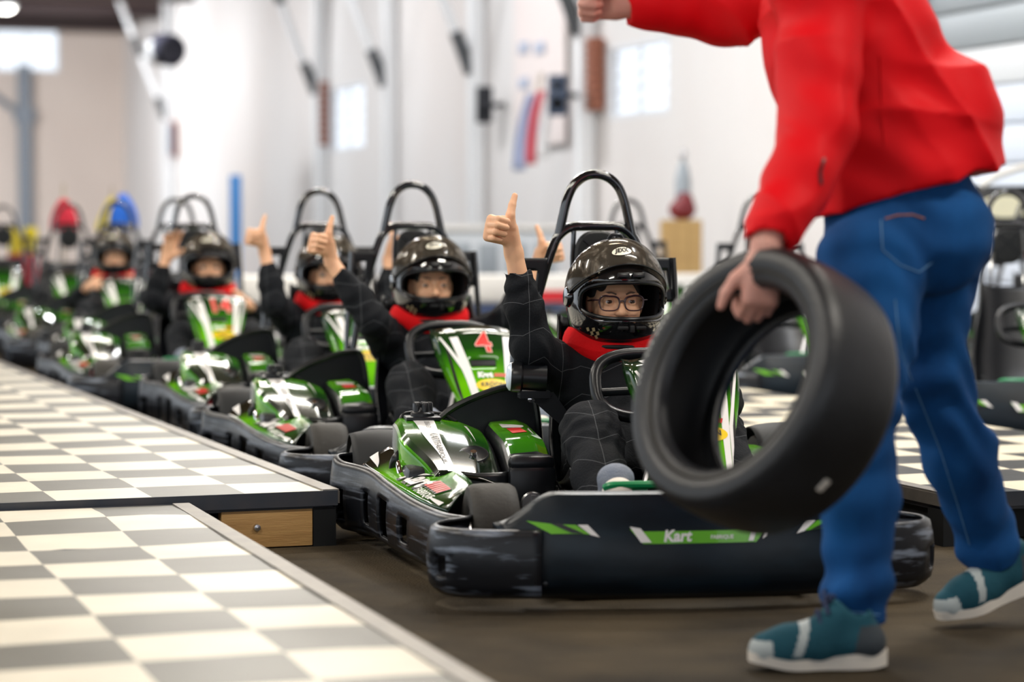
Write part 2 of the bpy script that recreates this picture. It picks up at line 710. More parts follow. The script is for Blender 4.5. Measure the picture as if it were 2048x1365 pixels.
RW = Matrix(((WD.x, WN.x, 0), (WD.y, WN.y, 0), (0, 0, 1)))       # local x along wall, y off wall
RB = Matrix(((WN.x, WD.x, 0), (WN.y, WD.y, 0), (0, 0, 1)))


def wall_with_windows(name, fn, R, length, holes, material, label):
    b = MB()
    def seg(s0, s1, z0, z1):
        if s1 - s0 < 1e-3 or z1 - z0 < 1e-3: return
        b.box(fn((s0 + s1) / 2, -.05, (z0 + z1) / 2), (s1 - s0, .1, z1 - z0), R)
    cur = -.3
    for s0, s1, z0, z1 in sorted(holes):
        seg(cur, s0, 0, CEIL_Z)
        seg(s0, s1, 0, z0)
        seg(s0, s1, z1, CEIL_Z)
        cur = s1
    seg(cur, length, 0, CEIL_Z)
    tag(b.build(name, material), label, 'wall', kind='structure')


def window(name, fn, R, hole, rows, cols, label):
    s0, s1, z0, z1 = hole
    root = empty(name, fn((s0 + s1) / 2, -.1, z0))
    tag(root, label, 'window', kind='structure')
    inv = root.location
    def part(nm, c, size, m_):
        bb = MB()
        bb.box(Vector(c) - inv, size, R)
        return bb.build(nm, m_, root)
    W, H = s1 - s0, z1 - z0
    t = .05
    part('frame_side', fn(s0 + t / 2, -.03, (z0 + z1) / 2), (t, .06, H), M['frame'])
    part('frame_side', fn(s1 - t / 2, -.03, (z0 + z1) / 2), (t, .06, H), M['frame'])
    part('frame_rail', fn((s0 + s1) / 2, -.03, z0 + t / 2), (W, .06, t), M['frame'])
    part('frame_rail', fn((s0 + s1) / 2, -.03, z1 - t / 2), (W, .06, t), M['frame'])
    for i in range(1, rows): part('glazing_bar', fn((s0 + s1) / 2, -.03, z0 + H * i / rows), (W, .03, .014), M['frame'])
    for i in range(1, cols): part('glazing_bar', fn(s0 + W * i / cols, -.03, (z0 + z1) / 2), (.02, .03, H), M['frame'])
    for i in range(rows):
        for j in range(cols):
            part('pane', fn(s0 + W * (j + .5) / cols, -.03, z0 + H * (i + .5) / rows), (W / cols - .02, .006, H / rows - .02), M['glass'])


def hole_px(fn, x0, x1, y0, y1):
    a, b_ = sorted((s_of(x0, fn), s_of(x1, fn)))
    Y = fn((a + b_) / 2, 0, 0).y
    return (a, b_, z_of(y1, Y), z_of(y0, Y))


h1 = hole_px(wp, 662, 731, 170, 303)
h2 = hole_px(wp, 1216, 1338, 84, 236)
h3 = hole_px(bp_, -8, 123, 52, 146)
wall_with_windows('wall_right', wp, RW, 58, [h1, h2], M['wall_white'], 'long white painted masonry wall of the hall')
wall_with_windows('wall_back', bp_, RB, 9, [h3], M['wall_beige'], 'beige plastered end wall of the hall')
window('window_1', wp, RW, h1, 5, 2, 'narrow barred window in the white wall')
window('window_2', wp, RW, h2, 5, 2, 'wide barred window in the white wall beside the loudspeaker')
window('window_3', bp_, RB, h3, 1, 2, 'bright window high in the beige end wall')

b = MB()
b.box(wp(29, 8.5, CEIL_Z + .1), (64, 18, .2), RW)
tag(b.build('ceiling', M['roof_wood']), 'brown boarded roof of the hall', 'ceiling', kind='structure')

# roof beams, pale columns with dark-ended knee braces
for i, s in enumerate((1.2, 4.5, 8.0)):
    b = MB()
    b.box(wp(s, 6, CEIL_Z - .14) - wp(s, 0, 0), (.22, 12, .28), RW)
    o = b.build('roof_beam', M['beam'])
    o.location = wp(s, 0, 0)
    tag(o, 'dark timber roof beam crossing under the brown roof boards', 'beam', 'dark beams under the roof')

brace_px = [(352, 235, 'beside the framed red board'), (657, 182, 'next to the narrow barred window'), (797, 165, 'between the narrow window and the small loudspeaker'),
            (972, 140, 'just above the small black loudspeaker'), (1192, 62, 'beside the wide barred window')]
for x, y, where in brace_px:
    s = s_of(x, wp)
    Y = wp(s, 0, 0).y
    zb = z_of(y, Y)
    root = empty('steel_column', wp(s, .12, 0))
    tag(root, 'pale steel wall column with dark-ended knee brace ' + where, 'column')
    b = MB()
    b.box((0, 0, CEIL_Z / 2), (.16, .14, CEIL_Z), RW)
    b.build('post', M['steel_pale'], root)
    top = WN * ((CEIL_Z - zb) * .42) + Vector((0, 0, CEIL_Z))
    bot = Vector((0, 0, zb)) + WN * .07
    for nm, f0, f1, m_, r_ in (('brace', 0, 1, 'steel_pale', .055), ('brace_foot', -.02, .16, 'steel_dark', .075), ('brace_joint', .5, .66, 'steel_dark', .07)):
        b = MB()
        b.tube([bot.lerp(top, f0), bot.lerp(top, f1)], r_, 8)
        b.build(nm, M[m_], root)
# dark column on the end wall
t0 = s_of(50, bp_)
Yc = bp_(t0, 0, 0).y
root = empty('steel_column', bp_(t0, .15, 0))
tag(root, 'dark blue-grey steel column with diagonal strut on the beige end wall', 'column')
b = MB()
b.box((0, 0, 2.1), (.26, .22, 4.2), RB)
b.build('post', M['steel_grey'], root)
b = MB()
b.tube([(0, 0, z_of(235, Yc)), Vector((0, 0, z_of(175, Yc))) + WN * .9], .07, 8)
b.box((0, 0, z_of(232, Yc)), (.42, .2, .3), RB)
b.build('strut', M['steel_grey'], root)

# unseen strip lamps added under the roof for top light and highlights
def added_strip_lamp(x, y, rz, label):
    root = empty('added_strip_lamp', (x, y, 3.78), rz)
    tag(root, label, 'added ceiling lamp', 'strip lamps added over the karts')
    b = MB()
    b.rbox((0, 0, .06), (1.5, .16, .06), .01)
    b.build('housing', M['steel_pale'], root)
    for dy in (-.04, .04):
        b = MB()
        b.tube([(-.72, dy, .015), (.72, dy, .015)], .014, 8)
        b.build('tube', M['lamp'], root)
    for dx in (-.5, .5):
        b = MB()
        b.tube([(dx, 0, .08), (dx, 0, 1.36)], .006, 6)
        b.build('hanger', M['steel_dark'], root)
    l = area_light('added_strip_light', (0, 0, -.02), (0, 0, 0), (1.5, .18), LAMP_E, (1.0, .94, .84))
    l.parent = root


# unseen floodlights added under the roof to brighten the walls
def added_flood_lamp(s, off=3.2, aim=None, energy=None, what='white wall'):
    p = wp(s, off, 4.72)
    root = empty('added_flood_lamp', p)
    tag(root, 'floodlight added under the roof to brighten the ' + what, 'added flood lamp', 'floodlights added along the white wall')
    b = MB()
    b.rbox((0, 0, .06), (.9, .30, .08), .02, rot=RW)
    b.build('housing', M['steel_pale'], root)
    b = MB()
    b.box((0, 0, .012), (.84, .24, .01), RW)
    b.build('diffuser', M['lamp'], root)
    b = MB()
    b.tube([(0, 0, .1), (0, 0, .42)], .02, 8)
    b.build('bracket', M['steel_dark'], root)
    d = (aim or (-WN * .55 + Vector((0, 0, -.85)))).normalized()
    l = area_light('added_flood_light', (0, 0, -.02), d.to_track_quat('-Z', 'Y').to_euler(), (.84, .3), energy or FLOOD_E, (.95, .97, 1.0))
    l.parent = root


for i in range(8): added_flood_lamp(7.0 + 5.2 * i)
added_flood_lamp(10.0, 7.5, -WD * .9 - WN * .35 + Vector((0, 0, -.25)), 900.0, 'beige end wall')  # extra lamp out of view, added to lift the end wall

LROT = math.radians(18.9)
LDIR = Vector((-math.sin(LROT), math.cos(LROT), 0))
LRGT = Vector((math.cos(LROT), math.sin(LROT), 0))
for i in range(6):
    for off, nm in ((-2.2, 'checkered starting deck'), (2.4, 'second row of karts')):
        p = Vector((.3, 3.2, 0)) + LDIR * (3.1 * i) + LRGT * off
        added_strip_lamp(p.x, p.y, LROT, 'white fluorescent strip lamp added for light over the ' + nm)


# ------------------------------------------------------------------ checkered starting decks
def checker_mat(name, ca, cb, cell, rough):
    m = mat(name, ca, rough, spec=.28, bump=(2.2, .35))
    N, L = nodes(m)
    tc = N.new('ShaderNodeTexCoord')
    sp = N.new('ShaderNodeSeparateXYZ')
    cb_ = N.new('ShaderNodeCombineXYZ')
    cb_.inputs[2].default_value = .5 * cell
    L.new(tc.outputs['Object'], sp.inputs[0])
    L.new(sp.outputs[0], cb_.inputs[0])
    L.new(sp.outputs[1], cb_.inputs[1])
    ck = N.new('ShaderNodeTexChecker')
    ck.inputs['Scale'].default_value = 1 / cell
    ck.inputs['Color1'].default_value = (*ca, 1)
    ck.inputs['Color2'].default_value = (*cb, 1)
    L.new(cb_.outputs[0], ck.inputs['Vector'])
    nz = N.new('ShaderNodeTexNoise')
    nz.inputs['Scale'].default_value = 5
    nz.inputs['Detail'].default_value = 6
    L.new(tc.outputs['Object'], nz.inputs['Vector'])
    mx_ = N.new('ShaderNodeMix')
    mx_.data_type = 'RGBA'
    mx_.blend_type = 'MULTIPLY'
    mx_.inputs['Factor'].default_value = .35
    L.new(ck.outputs['Color'], mx_.inputs['A'])
    L.new(nz.outputs['Fac'], mx_.inputs['B'])
    L.new(mx_.outputs['Result'], N['Principled BSDF'].inputs['Base Color'])
    return m


M['check'] = checker_mat('checkered_vinyl', (.86, .80, .66), (.200, .195, .170), .26, .36)
M['check_dark'] = checker_mat('black_checkered_vinyl', (.82, .74, .56), (.035, .034, .032), .26, .38)


def deck(loc, rot, xr, yr, top, vinyl, label, wood_at=None, seed=0, corner_right=True, wob=.0025):
    """corner of the deck at loc; local x to the side, local y away along the lane"""
    root = empty('starting_deck', (*loc, 0), rot)
    tag(root, label, 'platform')
    rnd = np.random.RandomState(seed)
    ph = rnd.rand(6) * 6.28
    x0, x1 = xr
    y0, y1 = yr

    def f(u, v):
        x, y = x0 + (x1 - x0) * u, y0 + (y1 - y0) * v
        e = min(1, min(u, 1 - u, v * 2, (1 - v) * 2) * 12)
        z = top + wob * e * (math.sin(x * 4.1 + y * 3.0 + ph[0]) + .7 * math.sin(x * 1.7 - y * 6.3 + ph[1])
                             + .9 * max(0, math.sin(x * 2.4 + y * 7.5 + ph[2])) ** 3)
        return (x, y, z)
    patch('vinyl_sheet', f, max(20, int((x1 - x0) / .07)), max(20, int((y1 - y0) / .07)), vinyl, root)
    b = MB()
    b.box(((x0 + x1) / 2, (y0 + y1) / 2, top - .028), (x1 - x0 - .02, y1 - y0 - .02, .045))
    b.build('deck_board', M['navy_steel'], root)
    xe = x1 if corner_right else x0
    sg = 1 if corner_right else -1
    b = MB()     # trim along the lane
    b.box((xe - sg * .018, (y0 + y1) / 2, top + .001), (.046, y1 - y0, .008))
    b.box((xe + sg * .004, (y0 + y1) / 2, top - .018), (.006, y1 - y0, .034))
    b.build('edge_trim', M['alu'], root)
    b = MB()
    b.box(((x0 + x1) / 2, y0 - .003, top - .019), (x1 - x0, .008, .042))
    b.build('front_strip', M['navy_steel'], root)
    b = MB()
    b.box(((x0 + x1) / 2, y1 + .003, top - .024), (x1 - x0, .008, .05))
    b.build('back_strip', M['navy_steel'], root)
    b = MB()
    b.box((xe - sg * .05, (y0 + y1) / 2, (top - .05) / 2), (.03, y1 - y0 - .1, top - .05))
    b.build('side_board', M['matte'], root)
    b = MB()
    b.box((xe - sg * .035, y0 + .05, (top - .045) / 2), (.065, .09, top - .045))
    b.build('corner_post', M['matte'], root)
    b = MB()
    b.box(((x0 + x1) / 2, y0 + .12, (top - .05) / 2), (x1 - x0 - .1, .02, top - .055))
    b.build('front_board', M['matte'], root)
    if wood_at:
        b = MB()
        b.box(((wood_at[0] + wood_at[1]) / 2, y0 + .028, .055), (wood_at[1] - wood_at[0], .04, .104))
        wd = b.build('timber_block', M['wood'], root, bevel=.003)
        b = MB()
        b.lathe([(.0, -.012), (.009, -.010), (.011, -.002), (.011, 0)], ((wood_at[0] + wood_at[1]) / 2 - .03, y0 + .008, .06), (0, 1, 0), 12)
        b.build('bolt', M['metal'], wd)
    return root


deck((-.49, 6.75), math.radians(19.8), (-4.2, 0), (0, 18), .155, M['check'], 'long checkered vinyl deck running beside the kart row, timber block at its corner',
     wood_at=(-.33, -.069), seed=1)
deck((-.885, 6.56), math.radians(18.1), (-1.45, 0), (-4.6, 0), .138, M['check'], 'lower wrinkled checkered vinyl deck butted against the long deck', seed=2, wob=.0035)
deck((1.205, 6.72), math.radians(18.9), (0, 1.30), (0, 9.6), .148, M['check_dark'], 'black and cream checkered deck between the two kart rows', seed=3, corner_right=False)

# ================================================================== the racing kart
# local axes: x to the side, -y forwards, z up; the engine side is -x, the seat sits a little towards +x
SX = .07
FX = .115


def smooth(a, lo, hi):
    t = min(1, max(0, (a - lo) / (hi - lo)))
    return t * t * (3 - 2 * t)


def path_wall(name, path, z0, z1, material, parent, nv=14, thick=.012, cuts=(), bulge=.012, lip=.018, n=5, closed=False, rnd=None):
    """upright plastic wall along a plan path, with windows cut out and a lip along its top.
    z0, z1: functions of 0..1 along the path; outside is to the right of the path direction"""
    pts = crom([(p[0], p[1], 0) for p in path], n)
    N = len(pts)
    L = [0]
    for a, c in zip(pts[:-1], pts[1:]): L.append(L[-1] + (c - a).length)
    tot = L[-1]

    def at(t):
        s_ = t * tot
        for i in range(N - 1):
            if L[i + 1] >= s_ or i == N - 2:
                q = (s_ - L[i]) / max(1e-9, L[i + 1] - L[i])
                return pts[i].lerp(pts[i + 1], q), (pts[i + 1] - pts[i]).normalized()

    def f(u, v):
        p, t = at(u)
        nrm = Vector((t.y, -t.x, 0))
        za, zb = z0(u), z1(u)
        if v > .88:       # rolled lip going inwards
            q = (v - .88) / .12
            ins = lip * math.sin(q * math.pi / 2)
            zz = zb - .006 + .006 * math.sin(min(1, q * 2) * math.pi / 2) - .004 * max(0, q - .5)
            off = bulge * .2 - ins
        else:
            q = v / .88
            off = bulge * math.sin(q * math.pi) ** .8 + bulge * .2 * q - .02 * max(0, .12 - q) / .12
            zz = za + (zb - .006 - za) * q
        return p + nrm * off + Vector((0, 0, zz))

    def skip(u, v): return any(c[0] < u < c[1] and c[2] < v < c[3] for c in cuts)
    nu = max(12, int(tot / .022))
    return patch(name, f, nu, nv, material, parent, thick, skip, 50, offset=-1.0), f


def wheel(root, name, c, r, w_, rim):
    x, y, z = c
    sg = 1 if x > 0 else -1
    b = MB()
    h = w_ / 2
    prof = [(rim, -h * .8), (rim + .01, -h * .95), (r * .80, -h), (r * .93, -h * .93), (r * .985, -h * .75), (r, -h * .45), (r, h * .45),
            (r * .985, h * .75), (r * .93, h * .93), (r * .80, h), (rim + .01, h * .95), (rim, h * .8)]
    b.lathe(prof, c, (1, 0, 0), 36, closed=True)
    t = b.build(name, M['rubber'], root)
    b = MB()
    b.lathe([(rim + .002, -h * .8), (rim - .004, -h * .6), (rim * .8, -h * .1), (rim * .8, h * .1), (rim - .004, h * .6), (rim + .002, h * .8)], c, (1, 0, 0), 28)
    b.lathe([(.032, 0), (.032, sg * h * .75), (.022, sg * h * .95), (.0, sg * h * .95)], c, (1, 0, 0), 14)
    b.build('rim', M['metal'], t)
    b = MB()
    for k in range(3):
        a = k * 2.094
        b.lathe([(.0, 0), (.007, 0), (.007, .012), (.0, .012)], (x + sg * h * .2, y + .048 * math.cos(a), z + .048 * math.sin(a)), (sg, 0, 0), 8)
    b.build('wheel_nuts', M['chrome'], t)['kind'] = 'stuff'
    return t


# ---- fairing with the start number
def fairing(u, v):
    """u -1..1 across, v 0 top .. 1 bottom"""
    hw = .142 - .012 * (1 - smooth(v, 0, .15)) - .066 * smooth(v, .12, .95)
    e = abs(u)
    x = FX + math.copysign(hw * min(1, e / .84), u) if e > 0 else FX
    back = .012 * (min(1, e / .84)) ** 2 + (.075 * (e - .84) / .16 if e > .84 else 0)
    if e > .84: x += math.copysign(.010 * (e - .84) / .16, u)
    y = -.27 - .30 * v + .05 * (1 - smooth(v, 0, .14)) + back
    z = .575 - .36 * v ** 1.05 - .018 * (1 - smooth(v, 0, .10)) - .015 * min(1, e / .84) ** 2 * (1 - v)
    return (x, y, z)


def fair_xy(a, b_):
    """plain panel coordinates (metres from the top centre, b_ down) on the fairing"""
    v = b_ / .445
    hw = .142 - .012 * (1 - smooth(v, 0, .15)) - .066 * smooth(v, .12, .95)
    return fairing(max(-.84, min(.84, a / hw * .84)), v)


def speed_bars(x, y, w_, h, n=6, slant=.35):
    out = []
    for i in range(n):
        a = x + w_ * i / n
        out.append(poly2d((a - slant * h / 2, y - h / 2), (a + w_ / n * .72 - slant * h / 2, y - h / 2),
                          (a + w_ / n * .72 + slant * h / 2, y + h / 2), (a + slant * h / 2, y + h / 2)))
    return out


def moved(sh, dx, dy, k=1.0, mx_=False):
    vs, fs = sh
    return [((-x if mx_ else x) * k + dx, y * k + dy) for x, y in vs], fs


def pod_path(sg):
    return [(sg * x, y) for x, y in ((.50, -.62), (.545, -.55), (.575, -.43), (.61, -.25), (.645, 0), (.67, .22), (.715, .36), (.745, .44), (.735, .50), (.66, .53))]


def pod_top(sg):
    outer = crom([(x, y, 0) for x, y in ((.535, -.47), (.57, -.36), (.60, -.2), (.63, 0), (.655, .18), (.68, .32))], 6)
    inner = crom([(x, y, 0) for x, y in ((.50, -.46), (.455, -.36), (.455, -.2), (.475, 0), (.52, .18), (.60, .34))], 6)

    def f(u, v):
        """u 0 outer .. 1 inner, v 0 front .. 1 back"""
        s_ = max(0, min(.99999, v)) * (len(outer) - 1)
        i = int(s_)
        q = s_ - i
        a, c = outer[i].lerp(outer[i + 1], q), inner[i].lerp(inner[i + 1], q)
        p = a.lerp(c, u)
        z = .176 + .050 * max(0, min(1, u)) ** .8 + .045 * max(0, min(1, v))
        return (sg * p.x, p.y, z)
    return f


def engine_section(v):
    H = .238 + .112 * math.sin(min(1, v / .9) * math.pi / 2)
    sd = .035 + .10 * v
    k = .07 * (1 - smooth(v, 0, .55)) + .01 * v
    pts = [(-.600 + k, H - sd), (-.597 + k, H - .020), (-.580 + k, H - .001), (-.48, H - .001), (-.40, H - .012), (-.345, H - .034), (-.328, H - .055), (-.320, H - .13)]
    return [Vector((x, -.13 + .50 * v, z)) for x, z in pts]


def engine_cover(u, v):
    pts = engine_section(max(0, min(1, v)))
    s_ = max(0, min(.99999, u)) * (len(pts) - 1)
    i = int(s_)
    return pts[i].lerp(pts[i + 1], s_ - i)


def build_kart():
    root = empty('racing_kart')
    # wheels
    for sg in (-1, 1):
        wheel(root, 'front_wheel', (sg * .43, -.53, .128), .128, .125, .066)
        wheel(root, 'rear_wheel', (sg * .60, .56, .138), .138, .18, .068)
    # chassis
    b = MB()
    b.rbox((0.0, -.22, .045), (.62, 1.16, .014), .006)
    b.build('floor_tray', M['matte'], root)
    b = MB()
    for sg in (-1, 1):
        b.tube(crom([(sg * .30, -.82, .07), (sg * .31, -.5, .065), (sg * .27, -.2, .065), (sg * .30, .2, .065), (sg * .33, .62, .07)], 4), .015, 8)
    for y, hx in ((-.78, .30), (-.44, .33), (.0, .29), (.60, .33)):
        b.tube([(-hx, y, .066), (hx, y, .066)], .014, 8)
    b.build('chassis_frame', M['gloss'], root)
    b = MB()
    b.tube([(-.60, .56, .138), (.60, .56, .138)], .02, 12)
    b.build('rear_axle', M['metal'], root)
    b = MB()
    b.tube([(-.43, -.53, .128), (-.30, -.53, .10), (.30, -.53, .10), (.43, -.53, .128)], .012, 8)
    b.build('front_axle', M['gloss'], root)

    # nose panel
    def nose(u, v):
        a = u * 2 - 1
        e = abs(a)
        zt = .272 - .075 * smooth(e, .70, 1.0)
        x = (.47 - .075 * (1 - min(1, v / .9))) * a
        y = -.975 + .055 * e ** 2.2
        if v > .9:
            q = (v - .9) / .1
            return (x, y + .035 + .05 * q, zt - .003 * q + .004 * math.sin(q * math.pi))
        q = v / .9
        return (x, y + .035 * q ** 2 - .012 * math.sin(q * math.pi) + .03 * max(0, .15 - q) / .15, .022 + (zt - .022) * q)
    np_ = patch('nose_panel', nose, 60, 18, M['nose_plastic'], root, .012, None, 50,)

    def nose_xz(x, z):
        e = abs(x / .47)
        zt = .272 - .075 * smooth(e, .70, 1.0)
        q = (z - .022) / (zt - .022)
        return nose((x / (.47 - .075 * (1 - q)) + 1) / 2, .9 * q)
    # printed strips on the nose
    for sg in (-1, 1):
        decal('green_print', [poly2d(*[(sg * x, z) for x, z in ((.40, .212), (.29, .200), (.255, .178), (.345, .185))][::sg])], nose_xz, M['lime'], np_, .004)
        decal('white_print', [poly2d(*[(sg * x, z) for x, z in ((.285, .200), (.262, .200), (.235, .172), (.255, .177))][::sg])], nose_xz, M['white'], np_, .005)
        decal('black_print', [poly2d(*[(sg * x, z) for x, z in ((.345, .2065), (.325, .204), (.27, .1795), (.30, .182))][::sg])], nose_xz, M['ink'], np_, .006)
    decal('green_band', [poly2d((-.165, .190), (-.135, .156), (.135, .156), (.165, .190), (.13, .184), (-.13, .184))], nose_xz, M['nose_green'] if False else M['lime'], np_, .004)
    for q_ in (poly2d((-.165, .195), (-.140, .159), (-.115, .159), (-.140, .191)), poly2d((.115, .159), (.128, .159), (.140, .189), (.127, .188)),
               poly2d((.150, .163), (.160, .168), (.178, .196), (.166, .194))): decal('white_print', [q_], nose_xz, M['white'], np_, .006)
    decal('lettering', [moved(text2d('Kart', .036, .2, .0012), -.055, .172)], nose_xz, M['white'], np_, .006)
    decal('small_lettering', [moved(text2d('FABRIQUE', .012, .1, .0003), .052, .169)], nose_xz, M['white'], np_, .006)
    for x in (-.36, .36):
        b = MB()
        p = Vector(nose_xz(x, .07))
        b.lathe([(0, -.004), (.006, -.003), (.007, .004)], p, (0, 1, 0), 10)
        b.build('bolt', M['black'], np_)

    # corner wings and side bumpers
    for sg in (-1, 1):
        pth = [(sg * x, y) for x, y in ((.37, -.948), (.50, -.925), (.575, -.885), (.608, -.815), (.600, -.745), (.565, -.69), (.525, -.66), (.50, -.615))]
        if sg > 0: pth = pth[::-1]
        def wz1(u): return .190 if True else 0
        cu = [(.50, .60, .22, .55)] if sg < 0 else [(.40, .50, .22, .55)]
        path_wall('corner_wing', pth[::-1], lambda u: .026, lambda u: .19, M['worn'], root, cuts=cu, nv=16)
        pp = pod_path(sg)
        if sg > 0: pp = pp[::-1]
        def sz1(u, s=sg):
            t = u if s < 0 else 1 - u
            return .184 + .040 * smooth(t, .1, .85) + .016 * smooth(t, .84, .94)
        base = ((.28, .355, .22, .60), (.46, .545, .10, .68), (.66, .72, .2, .6), (.83, .88, .15, .55))
        cu = [(1 - c[1], 1 - c[0], c[2], c[3]) if sg > 0 else c for c in base]
        path_wall('side_bumper', pp[::-1], lambda u: .026, lambda u, q=sz1: q(1 - u), M['plastic'], root, cuts=[(1 - c[1], 1 - c[0], c[2], c[3]) for c in cu], nv=16)
        # green pod top
        pf = pod_top(sg)
        pd = patch('side_pod', pf, 10, 30, M['pod_green'], root, .008, None, 50, flip=sg > 0)
        def pxy(a, b_, pf=pf, sg=sg):     # a: metres along (0 = front), b_: metres inwards from the outer edge
            return pf(b_ / .16, a / .84)
        def lay(sh, dx, dy, k=1.0, sg=sg):   # lettering reads from outside
            vs, fs = sh
            return [((dx - x * k) if sg > 0 else (dx - x * k), dy + y * k * (1 if sg < 0 else 1)) for x, y in vs], fs
        # the engine side reads back to front when seen from outside the kart
        def lay2(sh, dx, dy, k=1.0, s=sg):
            vs, fs = sh
            return [(dx + (-x if s < 0 else x) * k, dy + y * k) for x, y in vs], fs
        word = text2d('Kart', .088, .30, .0035, .95)
        fab = text2d('FABRIQUE', .032, .2, .0008)
        fl = sg > 0
        d1 = .43 if sg < 0 else .36
        d2 = d1 + (-.16 if sg < 0 else .16)
        s1_ = -1 if sg < 0 else 1
        decal('shadow_print', [lay2(text2d('Kart', .088, .30, .008, .95), d1, .052)] + [moved(q, d2, .068, 1, sg < 0) for q in speed_bars(-.075, 0, .14, .052)], pxy, M['ink'], pd, .0022, .03, flip=not fl)
        decal('lettering', [lay2(word, d1, .055)], pxy, M['white'], pd, .0036, .03, flip=not fl)
        decal('small_lettering', [lay2(fab, d2, .024)], pxy, M['white'], pd, .0036, .03, flip=not fl)
        decal('speed_bars', [moved(q, d2, .070, 1, sg < 0) for q in speed_bars(-.075, 0, .14, .042)], pxy, M['red_print'], pd, .0036, .03, flip=not fl)
        for fl_ in (poly2d((.70, .02), (.84, .05), (.84, .10)), poly2d((.09, .012), (.24, .022), (.08, .035))): decal('white_flash', [fl_], pxy, M['white'], pd, .0034, .03, flip=not fl)
    # rear bumper
    path_wall('rear_bumper', [(.66, .70), (.60, .755), (.45, .785), (0, .795), (-.45, .785), (-.60, .755), (-.66, .70)], lambda u: .05, lambda u: .19, M['plastic'], root, nv=8)
    # rear mudguards
    for sg in (-1, 1):
        def guard(u, v, sg=sg):
            a = math.radians(35 + 130 * v)
            r_ = .152
            x = sg * (.505 + .19 * u)
            dr = .012 * (1 - (2 * u - 1) ** 2)
            return (x, .56 + (r_ + dr) * math.cos(a), .138 + (r_ + dr) * math.sin(a))
        patch('rear_mudguard', guard, 10, 16, M['matte'], root, .006, None, 60)

    # engine under its printed cover
    b = MB()
    b.rbox((-.47, .12, .17), (.24, .34, .16), .02)
    for k in range(7): b.box((-.47, .04 + .03 * k, .235), (.20, .012, .05))
    b.build('engine_block', M['black'], root)
    b = MB()
    b.rbox((-.53, -.075, .155), (.10, .06, .07), .012)
    b.build('engine_casting', M['engine_red'], root)
    b = MB()
    b.tube(crom([(-.545, .06, .13), (-.585, .06, .19), (-.595, .10, .245), (-.575, .16, .225)], 5), .011, 10)
    b.build('exhaust_pipe', M['chrome'], root)
    b = MB()
    b.tube(crom([(-.585, .20, .15), (-.605, .17, .215), (-.600, .15, .255), (-.575, .17, .275)], 5), .013, 10)
    b.build('starter_handle', M['black'], root)

    def cmi(u, v): return 1 if u < 1.4 / 7 else (2 if u > 5.2 / 7 else 0)
    ec = patch('engine_cover', engine_cover, 42, 18, [M['cover_green'], M['cover_side'], M['black']], root, .008, None, 40, mfn=cmi, flip=False)

    def cov(a, b_):    # a: metres across from outer edge of the top, b_: metres from the front lip
        t = 2 / 7 + (a / .27) * (3.2 / 7)
        return engine_cover(t, b_ / .53)
    strip = [poly2d(*([(.030, .44), (.085, .44), (.082, .33), (.082, .2), (.10, .02), (.066, .02), (.045, .2), (.036, .33)]))]
    decal('white_stripe', strip, cov, M['white'], ec, .0016, .03)
    vs, fs = text2d('KARTFABRIQUE', .029, 0, .0004)
    vs2, fs2 = text2d('DESIGN BY', .018, 0, 0)
    decal('lettering', [([(.066 + y, .170 - x) for x, y in vs], fs)], cov, M['ink'], ec, .0026, .03)
    decal('small_lettering', [([(.062 + y, .365 - x) for x, y in vs2], fs2)], cov, M['ink'], ec, .0026, .03)
    decal('white_flash', [poly2d((.17, .40), (.195, .25), (.185, .41))], cov, M['white'], ec, .0016, .04)
    # recessed latch, filler cap
    c_ = Vector(cov(.165, .14))
    b = MB()
    b.lathe([(.0, .002), (.034, .002), (.040, .005), (.043, .001)], c_, (-.05, -.45, .9), 24)
    lt = b.build('latch_recess', M['black'], ec)
    b = MB()
    b.lathe([(.009, .003), (.009, .012), (.0, .012)], c_, (-.05, -.45, .9), 10)
    b.build('latch_bolt', M['chrome'], ec)
    b = MB()
    p = Vector(engine_cover(2.7 / 7, .90))
    b.rbox((p.x, p.y, p.z + .004), (.10, .085, .012), .004)
    b.lathe([(.034, 0), (.034, .008), (.024, .016), (.022, .026), (.0, .026)], (p.x, p.y, p.z + .01), (0, 0, 1), 18)
    for k in range(5):
        a = k * 1.2566
        b.lathe([(.011, 0), (.011, .022), (.008, .027), (0, .027)], (p.x + .019 * math.cos(a), p.y + .019 * math.sin(a), p.z + .022), (0, 0, 1), 8)
    b.build('filler_cap', M['black'], root)
    b = MB()
    b.tube(crom([(p.x - .06, p.y + .05, p.z - .02), (p.x - .04, p.y + .06, p.z + .012), (p.x + .06, p.y + .06, p.z + .010), (p.x + .10, p.y + .02, p.z - .01)], 5), .006, 8)
    b.build('hose', M['black'], root)
    # black shroud below the front lip with an opening
    def shroud(u, v):
        x = -.530 + .215 * u
        y = -.138 + .02 * v + .03 * (2 * u - 1) ** 4
        return (x, y, .085 + .155 * v)
    patch('engine_shroud', shroud, 28, 12, M['black'], root, .01, lambda u, v: .16 < u < .84 and .10 < v < .68, 50)
    # tank cover beside the seat
    def tank(u, v):
        pts = [(-.325, .15), (-.322, .285), (-.308, .306), (-.235, .312), (-.205, .300), (-.195, .28), (-.195, .12)]
        s_ = min(.99999, max(0, u)) * 6
        i = int(s_)
        q = s_ - i
        x = pts[i][0] + (pts[i + 1][0] - pts[i][0]) * q
        z = pts[i][1] + (pts[i + 1][1] - pts[i][1]) * q
        return (x, -.10 + .46 * v, z - .045 * (1 - smooth(v, 0, .35)) + .03 * v)
    tk = patch('tank_cover', tank, 30, 14, [M['tank_green'], M['black']], root, .008, None, 40, mfn=lambda u, v: 0 if 1.5 / 6 < u < 4.6 / 6 and v > .12 else 1)
    def tkc(a, b_): return tank(2 / 6 + a / .15 * 1.7 / 6, b_ / .46)
